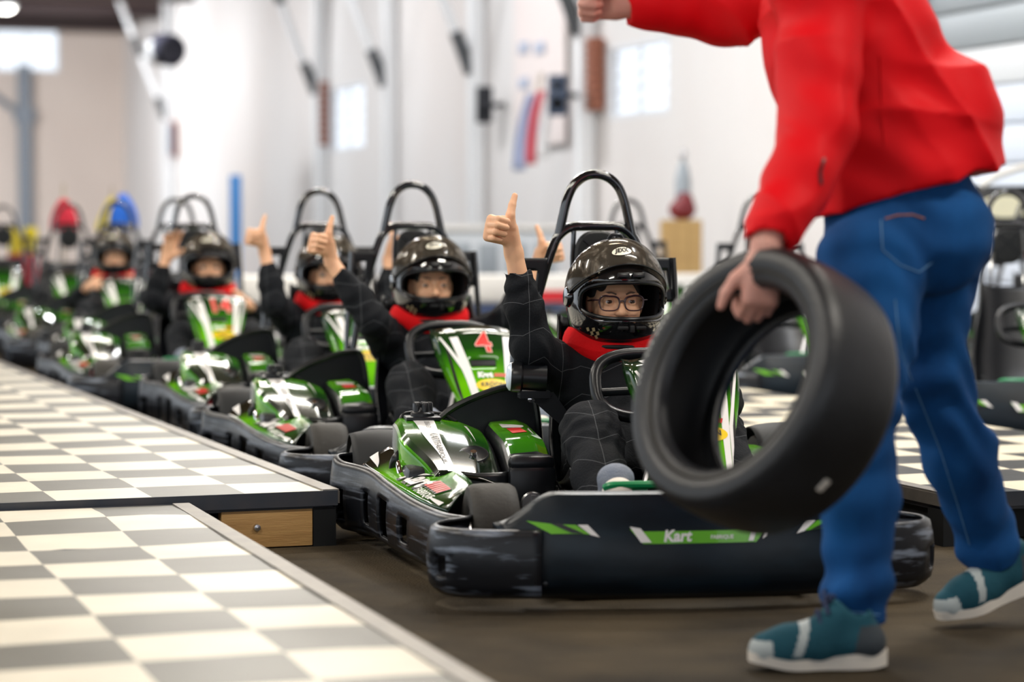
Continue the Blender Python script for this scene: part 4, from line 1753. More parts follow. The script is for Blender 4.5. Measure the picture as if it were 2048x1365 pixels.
def build_helmet():
    HELMET.append(1)
    h = .0034
    v = Vol((-.165, -.20, -.175), (.165, .19, .18), h)
    v.ell((0, .006, .008), (.139, .166, .152), .01)
    v.ell((0, -.012, -.062), (.128, .158, .098), .04)
    v.ell((0, .02, -.09), (.118, .13, .075), .03)
    # flat neck edge
    v.box((0, 0, -.245), (.3, .3, .10), .01, .012, True)
    # cavity and neck hole
    v.ell((0, .006, .004), (.117, .142, .130), .004, True)
    v.ell((0, -.004, -.06), (.106, .132, .075), .02, True)
    v.cone((0, .02, -.06), (0, .02, -.2), .105, .105, .012, True)
    # eye port
    v.box((0, -.16, -.014), (.126, .130, .052), .046, .006, True)
    shell = v.build('helmet', [M['helmet'], M['padding']], None,
                    mfn=lambda C: ((C[:, 0] / .130) ** 2 + ((C[:, 1] - .004) / .156) ** 2 + ((C[:, 2] + .01) / .150) ** 2 < .95))
    HELMET_PARTS.append(shell)
    # rubber gasket round the eye port: walk the port outline on the shell
    def port(a):
        q = 3.2
        x = .1225 * math.copysign(abs(math.cos(a)) ** (2 / q), math.cos(a))
        z = -.014 + .051 * math.copysign(abs(math.sin(a)) ** (2 / q), math.sin(a))
        # shell surface y at (x, z)
        k = (x / .139) ** 2 + ((z - .008) / .152) ** 2
        y1 = .006 - .166 * math.sqrt(max(0, 1 - k))
        k = (x / .130) ** 2 + ((z + .062) / .100) ** 2
        y2 = -.012 - .158 * math.sqrt(max(0, 1 - k))
        return Vector((x, min(y1, y2) + .002, z))
    b = MB()
    b.tube([port(2 * math.pi * k / 72) for k in range(72)], .0058, 8, closed=True)
    g = b.build('gasket', M['black'], shell)
    HELMET_SUBS.append(('helmet', g))
    # chin vents
    b = MB()
    for x in (-.026, .026):
        b.rbox((x, -.166, -.090), (.030, .016, .010), .003, rot=Matrix.Rotation(math.radians(8 if x > 0 else -8), 3, 'Z'))
    b.rbox((0, -.169, -.093), (.014, .012, .020), .003)
    HELMET_SUBS.append(('helmet', b.build('chin_vent', M['matte'], shell)))
    for x in (-.022, .022):
        b = MB()
        b.rbox((x, -.157, .058), (.036, .012, .014), .003, rot=Matrix.Rotation(math.radians(-18), 3, 'X'))
        HELMET_SUBS.append(('helmet', b.build('brow_vent', M['black'], shell)))
    # lower trim
    b = MB()
    b.tube([(.106 * math.sin(2 * math.pi * k / 48), .010 - .128 * math.cos(2 * math.pi * k / 48), -.146) for k in range(48)], .007, 8, closed=True)
    HELMET_SUBS.append(('helmet', b.build('neck_trim', M['matte'], shell)))
    b = MB()
    b.tube(crom([(-.02, .0, .158), (-.012, -.004, .170), (.012, -.004, .170), (.022, .0, .160)], 4), .005, 8)
    HELMET_SUBS.append(('helmet', b.build('top_vent', M['black'], shell)))

    def chin(az_deg, z):
        az = math.radians(az_deg)
        k = math.sqrt(max(.05, 1 - ((z + .062) / .098) ** 2))
        return (.1285 * math.sin(az) * k, -.012 - .1585 * math.cos(az) * k, z)
    def chin_xy(x, y): return chin(x, y)
    sq = []
    for base in (-62, 46):
        for i in range(4):
            for j in range(3):
                if (i + j) % 2 == 0:
                    a, z = base + i * 4.6, -.122 + j * .0105
                    sq.append(poly2d((a, z), (a + 4.4, z + .002), (a + 4.4, z + .012), (a, z + .010)))
    HELMET_SUBS.append(('helmet', decal('checker_print', sq, chin_xy, M['gold'], shell, .0022, 0)))
    HELMET_SUBS[-1][1]['kind'] = 'stuff'
    HELMET_SUBS.append(('helmet', decal('side_badge', [poly2d((-84, -.112), (-70, -.116), (-70, -.088), (-84, -.070))], chin_xy, M['white'], shell, .0025, 0)))
    HELMET_SUBS.append(('helmet', decal('side_badge_red', [poly2d((-82, -.108), (-72, -.112), (-72, -.092), (-82, -.078))], chin_xy, M['red_print'], shell, .0035, 0)))
    # visor with pivots and logo
    vs = patch('visor', visor_surf, 48, 16, M['visor'], None, .0025, None, 60, flip=False)
    HELMET_PARTS.append(vs)
    for sg in (-1, 1):
        b = MB()
        b.lathe([(.0, 0.012), (.026, .010), (.031, .0), (.031, -.012)], (sg * .1385, .0, -.006), (sg, 0, .02), 24)
        HELMET_SUBS.append(('visor', b.build('visor_pivot', M['gloss'], vs)))
    b = MB()
    b.tube([Vector(visor_surf(k / 40, 0)) for k in range(41)], .0022, 6)
    HELMET_SUBS.append(('visor', b.build('visor_edge', M['black'], vs)))
    def vxy(x, y): return visor_surf(.5 + x / .50, .5 + y / .13)
    HELMET_SUBS.append(('visor', decal('logo_oval', [ellipse2d(-.022, -.016, .040, .0165)], vxy, M['logo'], vs, .0022, .012)))
    HELMET_SUBS.append(('visor', decal('logo_lettering', [moved(text2d('JEXX', .0215, 0, .0010, 1.12), -.022, -.014)], vxy, M['ink'], vs, .0034, .008)))


def face_details(root, hc, dx, spec):
    c = Vector((dx + hc[0], hc[1], hc[2]))
    for sg in (-1, 1):
        b = MB()
        prof = [(.0128 * math.sin(math.pi * k / 12), -.0128 * math.cos(math.pi * k / 12)) for k in range(13)]
        b.lathe(prof, (0, 0, 0), (0, 1, 0), 24)
        e = b.build('eye', M['eye'], root)
        e.location = c + Vector((sg * .033, -.0755, .0035))
        e.rotation_euler = (0, 0, spec.get('turn', 0))
    for sg in (-1, 1):
        b = MB()
        b.tube(crom([c + Vector((sg * .014, -.0935, .0245)), c + Vector((sg * .030, -.0935, .0300)), c + Vector((sg * .047, -.083, .0255))], 5), [.0024] * 6 + [.003] * 4 + [.0012], 6, flat=.5)
        b.build('eyebrow', M['brow'], root)
    # fringe
    v = Vol(np.array(c) + (-.09, -.11, .0), np.array(c) + (.09, .10, .13), .005)
    v.ell(np.array(c) + (0, .014, .030), (.078, .096, .088), .005)
    v.ell(np.array(c) + (.004, -.075, .006), (.064, .06, .050), .004, True)
    v.box(np.array(c) + (0, 0, -.075), (.2, .2, .09), .005, .004, True)
    v.displace(lambda x, y, z: .003 * np.sin(190 * x + 30 * z))
    v.build('hair', M['hair'], root)
    if spec.get('glasses'):
        b = MB()
        for sg in (-1, 1):
            pts = []
            for k in range(28):
                t = 2 * math.pi * k / 28
                x = .0280 * math.copysign(abs(math.cos(t)) ** .62, math.cos(t)) * (1.0 if math.sin(t) > -.2 else .94)
                z = .0205 * math.copysign(abs(math.sin(t)) ** .70, math.sin(t))
                ax = sg * .0355 + x
                pts.append(c + Vector((ax, -.1075 + 2.6 * ax * ax, z - .001 + (.002 if sg * x > 0 and z > 0 else 0))))
            b.tube(pts, [.0030 if p.z - c.z > 0 else .0021 for p in pts], 6, closed=True)
            b.tube([c + Vector((sg * .0635, -.097, .009)), c + Vector((sg * .076, -.085, .009)), c + Vector((sg * .079, .0, .004))], .0022, 6)
        b.tube(crom([c + Vector((-.0085, -.1055, .004)), c + Vector((0, -.1075, .0065)), c + Vector((.0085, -.1055, .004))], 4), .0023, 6)
        b.build('glasses', M['glasses'], root)


specs = [
    (0, dict(arms={-1: ((-.262, .235, .56), (-.325, .225, .873), 'thumb'), 1: ((.27, .17, .40), (.165, -.04, .50), 'grip')}, detail=True, glasses=True, hs=1.0, turn=0.10, seed=3, dx=-.015),
     .0027, .0055, 'child in black overalls, black helmet and dark glasses giving a thumbs up'),
    (1, dict(arms={-1: ((-.245, .15, .56), (-.388, .255, .818), 'thumb'), 1: ((.26, .24, .55), (.395, .30, .785), 'thumb')}, detail=True, dx=.0, hs=1.0, turn=.06, seed=5, tilt=0),
     .0034, .0065, 'child in black helmet raising both thumbs behind the number 4 fairing'),
    (2, dict(arms={-1: ((-.25, .22, .555), (-.298, .275, .832), 'thumb'), 1: ((.25, .25, .555), (.275, .33, .80), 'thumb')}, detail=False, dx=-.005, hs=.98, seed=7),
     .0045, .008, 'child driver with raised thumb between the number 4 kart and the waving driver'),
    (3, dict(arms={-1: ((-.30, .12, .52), (-.225, .16, .735), 'wave'), 1: ((.27, .17, .40), (.165, -.04, .50), 'grip')}, detail=False, dx=.05, hs=1.0, seed=9),
     .005, .009, 'child driver in black helmet waving an open hand'),
    (5, dict(arms={-1: ((-.27, .17, .40), (-.165, -.04, .50), 'grip'), 1: ((.27, .17, .40), (.165, -.04, .50), 'grip')}, detail=False, dx=-.02, seed=11),
     .006, .010, 'helmeted driver with both hands on the wheel below the blue flag'),
]
for ki, sp_, hb, hs_, lab in specs:
    driver(KARTS[ki], sp_, hb, hs_, lab)

# ================================================================== the man with the tyre
M['jacket'] = mat('red_softshell', (.72, .001, .006), .6, spec=.18, bump=(200, .05))
M['denim'] = mat('blue_denim', (.003, .034, .125), .85, spec=.2, var=(7, (.010, .105, .33), .9, (1, 1, .35), .5), bump=(260, .25))
M['thread'] = mat('copper_thread', (.35, .13, .06), .7)
M['thread_pale'] = mat('pale_blue_thread', (.10, .24, .42), .7)
M['teal'] = mat('teal_suede', (.006, .050, .075), .8, spec=.2, var=(9, (.03, .12, .16), .7), bump=(160, .2))
M['shoe_dark'] = mat('dark_grey_suede', (.035, .045, .055), .8, bump=(160, .2))
M['shoe_pale'] = mat('pale_grey_overlay', (.40, .44, .44), .6)
M['lace'] = mat('navy_lace', (.02, .03, .08), .8)
M['hair_brown'] = mat('brown_hair', (.06, .035, .02), .6, bump=(150, .5))

MAN = empty('person', (.82, 5.1, 0))
tag(MAN, 'man in red jacket and blue jeans striding past with a tyre', 'person')
mb = np.array(MAN.location)
sh_ = tuple(-mb)


def W(x, y, Y): return np.array(P(x, y, Y))


# joints (front leg is the man's left, nearer the camera)
hipL, kneeL, ankL = W(1745, 500, 5.05), W(1712, 850, 4.93), W(1712, 1232, 4.93)
hipR, kneeR, ankR = W(1845, 470, 5.26), W(1858, 760, 5.28), W(1990, 1130, 5.42)
pel = (hipL + hipR) / 2 + (0, 0, .04)
chest = W(1700, 90, 5.16)
neckb = W(1655, -90, 5.16)
headc = W(1600, -215, 5.14)
shL, elL, wrL = W(1640, -10, 4.98), W(1640, 265, 4.86), W(1532, 490, 4.70)
shR, elR, wrR = W(1600, -25, 5.33), W(1430, 20, 5.44), W(1262, 8, 5.40)

lo = np.array((.02, 4.45, .0))
hi = np.array((1.35, 5.75, 1.86))
hb = .0055
body = Vol(lo, hi, hb)
body.ell(tuple(pel), (.14, .13, .13), .04)
body.chain([(pel, .13), ((pel + chest) / 2, .125), (chest, .14), (neckb - (0, 0, .05), .09), (neckb, .06), (headc - (0, 0, .08), .055)], .04)
for a, b_, c_ in ((hipL, kneeL, ankL), (hipR, kneeR, ankR)):
    body.chain([(a, .085), (b_, .052), (b_ * .55 + c_ * .45, .045), (c_, .030)], .02)
for a, b_, c_ in ((shL, elL, wrL), (shR, elR, wrR)):
    body.cone(chest + (0, 0, .08), a, .08, .06, .04)
    body.chain([(a, .052), (b_, .042), (c_, .029)], .02)
fl_ = ankL + (0, 0, -.055)
fr_ = ankR + unit(ankR - kneeR) * .055
body.chain([(ankL, .036), (fl_, .034), (fl_ + (-.09, -.01, -.012), .026)], .01)
body.chain([(ankR, .036), (fr_, .034), (fr_ + (-.07, -.01, -.035), .024)], .01)
# head, looking along -x
q = headc
body.ell(tuple(q + (.012, 0, .025)), (.098, .078, .092), .012)
body.ell(tuple(q + (-.022, 0, -.035)), (.072, .064, .09), .03)
body.ell(tuple(q + (-.05, 0, -.08)), (.045, .042, .042), .03)
body.cone(q + (-.092, 0, .010), q + (-.112, 0, -.030), .008, .013, .012)
body.ell(tuple(q + (-.088, 0, -.062)), (.012, .026, .008), .008)
for sg in (-1, 1):
    body.ell(tuple(q + (.015, sg * .08, -.008)), (.022, .010, .032), .006)
    body.ell(tuple(q + (-.095, sg * .032, .006)), (.014, .018, .011), .008, True)
# hands: left hooks under the tyre's edge, right is a loose raised fist
add_hand(body, wrL + (-.004, -.006, -.030), (-.10, -.08, -1.0), (-.95, -.25, .05), 1.02, right=False, pose='hook')
body.cone(wrL, wrL + (-.004, -.006, -.034), .029, .028, .012)
add_hand(body, wrR + (-.026, 0, -.004), (-1.0, -.1, .06), (.1, -.35, 1.0), 1.0, right=True, pose='fist')
body.cone(wrR, wrR + (-.03, 0, -.004), .029, .028, .012)
body.build('body', M['skin_pink'], MAN, shift=sh_)
# hair
v = Vol(q + (-.12, -.11, -.08), q + (.13, .11, .15), .006)
v.ell(tuple(q + (.016, 0, .034)), (.106, .085, .095), .01)
v.ell(tuple(q + (-.09, 0, -.02)), (.075, .12, .075), .01, True)
v.box(tuple(q + (-.05, 0, -.09)), (.09, .2, .09), .02, .01, True)
v.build('hair', M['hair_brown'], MAN, shift=sh_)

# jeans
jl = Vol((.45, 4.70, .06), (1.33, 5.62, 1.12), .0065)
jl.ell(tuple(pel + (.02, 0, -.01)), (.172, .165, .14), .04)
jl.cone(pel + (0, 0, .02), pel + (-.015, 0, .14), .155, .15, .03)
jl.ell(tuple(pel + (.085, -.06, -.03)), (.10, .10, .115), .04)
jl.ell(tuple(pel + (.085, .07, -.03)), (.10, .10, .115), .04)
jl.chain([(hipL + (0, 0, -.03), .118), (hipL * .5 + kneeL * .5 + (.004, 0, 0), .098), (kneeL + (0, 0, .02), .080), (kneeL * .6 + ankL * .4 + (.008, 0, 0), .077), (ankL + (.0, 0, .06), .066), (ankL + (0, 0, .005), .063)], .03)
jl.chain([(hipR + (.02, 0, -.03), .118), (hipR * .5 + kneeR * .5 + (-.004, 0, 0), .098), (kneeR + (0, 0, .01), .080), (kneeR * .6 + ankR * .4 + (.008, 0, 0), .078), (ankR + (-.024, 0, .07), .066), (ankR + (0, 0, .01), .060)], .03)
def jeans_folds(x, y, z):
    kn = np.exp(-((z - .52) / .16) ** 2) + .9 * np.exp(-((z - .16) / .09) ** 2) + .55 * np.exp(-((z - .85) / .10) ** 2)
    return (.0055 * np.sin(70 * z + 26 * x + 18 * y + 2.5 * np.sin(22 * x + 9 * y)) * kn
            + .003 * np.sin(38 * z - 30 * x + 2 * np.sin(31 * y)) * (.4 + kn))
jl.displace(jeans_folds)
for a, d_ in ((ankL, np.array((0, 0, -1.))), (ankR, unit(ankR - kneeR))):
    jl.cone(a + d_ * .052, a + d_ * .14, .050, .050, .002, True)
    jl.box(tuple(a + d_ * .095), (.14, .14, .08), .005, .003, True, R=np.array(Matrix.Rotation(-math.atan2(d_[0], -d_[2]), 3, 'Y')))
jl.build('jeans', M['denim'], MAN, shift=sh_)

# jacket
jk = Vol((.12, 4.52, .84), (1.22, 5.72, 1.66), .0065)
hem = pel + (.01, 0, .02)
jk.chain([(hem + (.0, 0, .09), .165), (pel * .5 + chest * .5, .168), (chest, .178), (chest + (neckb - chest) * .6, .15)], .05)
jk.cone(hem + (.05, 0, .06), hem + (-.06, 0, .03), .160, .150, .05)
jk.cone(hem + (.075, .02, .05), hem + (.06, 0, .20), .13, .15, .05)
jk.cone(neckb - (0, 0, .09), neckb + (-.01, 0, .02), .10, .082, .03)
for a, b_, c_, d0 in ((shL, elL, wrL, 1), (shR, elR, wrR, 0)):
    jk.cone(chest + (0, 0, .06), a, .12, .092, .05)
    cu = c_ + unit(b_ - c_) * .012
    jk.chain([(a, .090), (a * .5 + b_ * .5, .080), (b_, .072), (b_ * .55 + cu * .45, .064), (cu * .8 + b_ * .2, .054), (cu, .048)], .03)
    jk.cone(cu, cu + unit(c_ - b_) * .06, .038, .038, .002, True)
    n_ = unit(c_ - b_)
    jk.cone(cu + n_ * .062, cu + n_ * .12, .06, .06, .002, True)
# hem plane: lower at the front (left) than at the back
hn = unit((W(1945, 345, 5.2) - W(1625, 432, 5.2)))
hm = (W(1945, 345, 5.2) + W(1625, 432, 5.2)) / 2
an = math.atan2(hn[2], hn[0])
Rh = np.array(((math.cos(an), 0, -math.sin(an)), (0, 1, 0), (math.sin(an), 0, math.cos(an))))
upv = Rh @ np.array((0, 0, 1.0))
w_ = jk.win(np.array((.45, 4.78, .80)), np.array((1.3, 5.7, 1.2)))
sl, (gx, gy, gz) = w_
plane = -((gx - hm[0]) * upv[0] + (gy - hm[1]) * upv[1] + (gz - hm[2]) * upv[2])      # positive below the hem
mask = ((gx - .52) > 0) & (gy > 4.86 + 0 * gz)
armd = np.full(jk.D[sl].shape, 1.0, dtype=np.float32)
for a, b_ in ((elL, wrL),):
    ba = b_ - a
    t_ = np.clip(((gx - a[0]) * ba[0] + (gy - a[1]) * ba[1] + (gz - a[2]) * ba[2]) / (ba @ ba), 0, 1.2)
    armd = np.minimum(armd, np.sqrt((gx - a[0] - t_ * ba[0]) ** 2 + (gy - a[1] - t_ * ba[1]) ** 2 + (gz - a[2] - t_ * ba[2]) ** 2) - .074)
keep = armd < 0.0
jk.D[sl] = np.where(keep, jk.D[sl], np.maximum(jk.D[sl], plane))
# hollow under the hem so the cloth reads as an edge
jk.chain([(hem + (.03, 0, -.06), .128), (hem + (.02, 0, .06), .130)], .002) if False else None
def jacket_folds(x, y, z):
    a = np.abs(np.sin(11 * z + 9 * x + 1.8 * np.sin(9 * x + 5 * y + 4 * z) + 2 * y))
    c = np.abs(np.sin(15 * z - 8 * x + 5 * y + 1.6 * np.sin(11 * z + 7 * x)))
    return (.018 * (a ** .7 - .75) * np.sin(6 * x + 5 * z + 6 * y + 1.0) ** 2 + .013 * (c ** .7 - .75) * np.sin(5 * x - 7 * z + 2) ** 2
            + .002 * np.sin(60 * z + 30 * x))
jk.displace(jacket_folds)
jacket = jk.build('jacket', M['jacket'], MAN, shift=sh_)

# shoes
def shoe(heel, toe, up, side, label_):
    """heel, toe: ends of the sole on its underside; up: sole normal"""
    heel, toe = np.array(heel), np.array(toe)
    f = unit(toe - heel)
    L_q = np.linalg.norm(toe - heel)
    up = unit(up - f * (up @ f))
    s_ = np.cross(up, f)
    R = np.stack((f, s_, up), 1)
    def at(a, b_, c_): return heel + f * (a * L_q) + s_ * b_ + up * c_
    c0 = heel + f * L_q / 2 + up * .07
    lo_, hi_ = c0 - .24, c0 + .24
    v = Vol(lo_, hi_, .0042)
    pr = [(.13, .036, .050), (.30, .036, .050), (.5, .038, .046), (.72, .044, .042), (.88, .038, .036)]
    for (a, r_, z_), (a2, r2, z2) in zip(pr[:-1], pr[1:]): v.cone(at(a, 0, z_), at(a2, 0, z2), r_, r2, .02)
    v.cone(at(.15, 0, .055), at(.20, 0, .095), .037, .034, .02)
    v.cone(at(.36, 0, .06), at(.30, 0, .110), .036, .032, .02)
    v.cone(at(.58, 0, .05), at(.38, 0, .102), .034, .024, .03)
    v.cone(at(.25, 0, .085), at(.22, 0, .17), .027, .036, .006, True)
    v.box(tuple(at(.5, 0, -.03)), (.3, .2, .045), .004, .004, True, R=R)
    ll = L_q
    def regions(C):
        d_ = C - heel
        a = d_ @ f / ll
        z_ = d_ @ up
        r = np.zeros(len(C), int)
        r[(a < .26 - .9 * (z_ - .03)) & (z_ < .09)] = 1
        r[(a > .86) & (z_ < .06)] = 2
        r[(abs(a - .66 + 1.2 * (z_ - .05)) < .035) & (z_ > .03)] = 2
        return r
    up_o = v.build('shoe', [M['teal'], M['shoe_dark'], M['shoe_pale']], MAN, mfn=regions, shift=sh_)
    # sole
    b = MB()
    n = 24
    ring = []
    for k in range(2 * n):
        t = k / (2 * n) * 2 * math.pi
        a = .5 + .52 * math.cos(t)
        hw = (.040 + .008 * smooth(a, .4, .75) - .006 * smooth(a, .25, .45) * (1 - smooth(a, .5, .7))) * abs(math.sin(t)) ** .6
        ring.append((a, math.copysign(hw, math.sin(t))))
    def rock(a): return .016 * smooth(a, .62, 1.05) ** 1.5 + .006 * smooth(-a, -.12, .05)
    lv = []
    for top in (0, 1):
        for a, s__ in ring:
            z_ = rock(a) + (0.032 - .012 * smooth(a, .2, .8) if top else 0)
            k_ = 1.0 if top else .95
            lv.append(Vector(at(a, s__ * k_, z_) - mb))
    N2 = 2 * n
    b.add(lv, [tuple(range(N2))[::-1], tuple(range(N2, 2 * N2))] + [(i, (i + 1) % N2, N2 + (i + 1) % N2, N2 + i) for i in range(N2)])
    b.build('sole', M['sole_white'], up_o, angle=60)
    b = MB()
    for k in range(5):
        a = .44 + .055 * k
        z_ = .130 - .020 * k
        b.tube(crom([Vector(at(a, -.026, z_ - .018) - mb), Vector(at(a + .01, 0, z_ + .006) - mb), Vector(at(a, .026, z_ - .018) - mb)], 4),   .0045, 6)
    for sg in (-1, 1):
        b.tube(crom([Vector(at(.42, 0, .128) - mb), Vector(at(.45, sg * .02, .148) - mb), Vector(at(.40, sg * .035, .150) - mb), Vector(at(.42, 0, .130) - mb)], 5), .003, 6)
    b.build('laces', M['lace'], up_o)
    # sock
    return up_o


heelL = W(1768, 1338, 4.87); heelL[2] = .004
toeL = W(1502, 1300, 4.85); toeL[2] = .004
shoe(heelL, toeL, np.array((0, 0, 1.)), 1, 'front')
toeR = W(1884, 1268, 5.36); toeR[2] = .006
fR = unit(W(2062, 1185, 5.44) - W(1884, 1262, 5.36))
heelR = toeR + fR * .275
shoe(heelR, toeR, np.array((0, 0, 1.)), 1, 'rear')
for a, d_, nm in ((ankL, np.array((0., 0, -1)), 0), (ankR, unit(ankR - kneeR), 1)):
    b = MB()
    b.tube([Vector(a - d_ * .02 - mb), Vector(a + d_ * .05 - mb)], .043, 14)
    b.build('sock', M['lace'], MAN)

# back pocket stitching and seams on the jeans: short raised threads found by casting onto the cloth
def cast_line(px, depth, obj, r_, material, name, samples=5):
    dg = None
    me = obj.data
    from mathutils.bvhtree import BVHTree
    bvh = BVHTree.FromPolygons([v_.co[:] for v_ in me.vertices], [p_.vertices[:] for p_ in me.polygons]) if obj.name not in BV else BV[obj.name]
    BV[obj.name] = bvh
    cam = Vector((0, 0, CAM_Z))
    pts = []
    for (x0, y0), (x1, y1) in zip(px[:-1], px[1:]):
        for k in range(samples):
            t = k / samples
            tgt = P(x0 + (x1 - x0) * t, y0 + (y1 - y0) * t, depth)
            d_ = (tgt - cam).normalized()
            hit = bvh.ray_cast(cam - Vector(mb), d_)
            if hit[0] is not None: pts.append(hit[0] - d_ * .0008)
    if len(pts) > 2:
        b = MB()
        b.tube(pts, r_, 5)
        b.build(name, material, MAN)
BV = {}
jeans = [o for o in children(MAN) if o.name.startswith('jeans')][0]
cast_line([(1770, 438), (1795, 431), (1825, 430), (1855, 440)], 5.1, jeans, .0022, M['thread'], 'pocket_stitching')
cast_line([(1762, 440), (1765, 500), (1800, 530), (1838, 545), (1872, 520)], 5.1, jeans, .0013, M['thread_pale'], 'pocket_seam')
cast_line([(1790, 600), (1800, 700), (1840, 800), (1880, 900), (1915, 1010), (1945, 1110)], 5.1, jeans, .0013, M['thread_pale'], 'leg_seam')
cast_line([(1700, 1225), (1735, 1228), (1765, 1232)], 4.9, jeans, .0014, M['thread_pale'], 'hem_seam')
cast_line([(1648, 318), (1640, 345), (1643, 375)], 4.95, jacket, .004, M['black'], 'zip_pull')
cast_line([(1705, 150), (1700, 200), (1698, 260)], 5.0, jacket, .0016, M['jacket'], 'jacket_seam')
cast_line([(1760, 110), (1765, 250), (1770, 300)], 5.0, jacket, .0016, M['jacket'], 'jacket_seam')

# ------------------------------------------------------------------ the loose tyre
axis = np.array((-.735, -.56, .38))
axis = axis / np.linalg.norm(axis)
TC = W(1524, 782, 4.66)
ty = empty('slick_tyre', tuple(TC))
tag(ty, 'worn black slick tyre held in the man\'s hand', 'tyre')
Ro, Rb, hw = .268, .186, .098
prof = []
# outer: bead (front) -> sidewall -> tread -> sidewall -> bead -> inner liner back
prof += [(Rb, hw * .70), (Rb + .004, hw * .86), (Rb + .013, hw * .93), (Rb + .022, hw * .95), (Rb + .026, hw * .98)]
prof += [(Rb + (Ro - Rb) * t, hw * (1.0 + .06 * math.sin(t * math.pi))) for t in (.45, .6, .72, .82)]
prof += [(Ro - .010, hw * .955), (Ro - .003, hw * .86), (Ro, hw * .70), (Ro + .003, hw * .35), (Ro + .004, 0)]
prof = prof + [(r_, -h_) for r_, h_ in prof[-2::-1]]
inner = [(Rb + .006, hw * .66), (Rb + .03, hw * .80), (Ro - .03, hw * .84), (Ro - .016, hw * .6), (Ro - .014, 0)]
inner = [(r_, -h_) for r_, h_ in inner[:-1]] + inner[::-1]
b = MB()
b.lathe(prof + inner, (0, 0, 0), axis, 72, closed=True)
casing = b.build('casing', M['slick'], ty, angle=50)
ax = Vector(axis)
up_ = (Vector((0, 0, 1)) - ax * ax.z).normalized()
rt_ = ax.cross(up_)
def on_side(a, r_, lift=.0): return ax * (hw * 1.055 + lift) + (up_ * math.cos(a) + rt_ * math.sin(a)) * r_
# bead ridge rings and pale mould lettering on the sidewall
b = MB()
b.tube([ax * (hw * .97) + (up_ * math.cos(t * .0873) + rt_ * math.sin(t * .0873)) * (Rb + .024) for t in range(72)], .0035, 6, closed=True)
b.build('bead_ridge', M['rubber'], casing)
sgn = 1
marks = []
for a0, word in ((math.radians(58), 'DRY'), (math.radians(76), 'SLICK'), (math.radians(98), 'M15')):
    pass
b = MB()
rs = np.random.RandomState(4)
lv = []
for base, n in ((52, 2), (64, 4), (78, 3), (92, 3)):
    for k in range(n):
        a = math.radians(base + k * 3.0)
        c_ = on_side(a, .240, -.002)
        rad = (up_ * math.cos(a) + rt_ * math.sin(a))
        tan = (rt_ * math.cos(a) - up_ * math.sin(a))
        R3 = Matrix((rad, tan, ax)).transposed()
        b.box(c_, (.010 + .004 * rs.rand(), .006, .003), R3)
b.build('mould_marks', M['chalk'], casing)
# pale patch stuck to the tread
a = math.radians(-128)
for aa, hh, sz in ((None, None, None),):
    pass
best = None
for k in range(360):
    t = math.radians(k)
    p_ = Vector(TC) + (up_ * math.cos(t) + rt_ * math.sin(t)) * (Ro + .003) - ax * .02
    d0 = p_ - Vector((0, 0, CAM_Z))
    px_ = 1024 + F_PX * d0.x / d0.y
    py_ = 450 - F_PX * d0.z / d0.y
    e_ = (px_ - 1590) ** 2 + (py_ - 920) ** 2
    if best is None or e_ < best[0]: best = (e_, t)
t = best[1]
rad = (up_ * math.cos(t) + rt_ * math.sin(t))
tan = (rt_ * math.cos(t) - up_ * math.sin(t))
b = MB()
b.rbox(rad * (Ro + .0035) - ax * .02, (.006, .028, .014), .002, rot=Matrix((rad, tan, ax)).transposed())
b.build('pale_chip', M['sole_white'], casing)

# ================================================================== things behind the karts
M['barrier_white'] = mat('white_barrier_plastic', (.80, .78, .74), .5)
M['barrier_blue'] = mat('dark_blue_barrier_cloth', (.030, .050, .12), .7)
M['barrier_red'] = mat('red_barrier_plastic', (.65, .02, .03), .5)
M['flag_blue'] = mat('blue_flag_cloth', (.005, .12, .60), .7)
M['flag_red'] = mat('red_flag_cloth', (.55, .01, .035), .7)
M['flag_yellow'] = mat('yellow_flag_cloth', (.85, .68, .02), .7)
M['flag_white'] = mat('white_flag_cloth', (.8, .8, .8), .7)
M['flag_pale'] = mat('faded_blue_cloth', (.40, .45, .62), .8)
M['flag_faded'] = mat('faded_red_cloth', (.62, .10, .13), .8)
M['pole'] = mat('pale_wood_pole', (.5, .42, .33), .6)
M['blue_post'] = mat('blue_post_paint', (.04, .24, .62), .5)
M['crate'] = mat('golden_plywood', (.55, .36, .14), .6, var=(4, (.42, .25, .09), .7, (1, 1, 6)))
M['speaker_grille'] = mat('speaker_grille', (.012, .014, .02), .6)
M['speaker_blue'] = mat('blue_grey_speaker', (.05, .075, .13), .5)
M['drum'] = mat('dark_drum_steel', (.018, .018, .035), .4)
M['banner'] = mat('pale_pink_banner', (.82, .73, .70), .8)
M['banner_mark'] = mat('grey_blue_marks', (.45, .50, .62), .8)
M['counter'] = mat('pale_grey_counter', (.62, .66, .70), .5)
M['counter_dark'] = mat('grey_counter_panel', (.30, .34, .38), .4)
M['cream'] = mat('cream_vinyl', (.85, .82, .60), .4)
M['maroon'] = mat('maroon_vinyl', (.16, .01, .015), .5)
M['slat_grey'] = mat('grey_door_slat', (.36, .39, .41), .45, .3)
M['slat_pale'] = mat('pale_door_slat', (.70, .72, .74), .5)
M['slat_glass'] = mat('milky_door_glazing', (.72, .78, .88), .3)

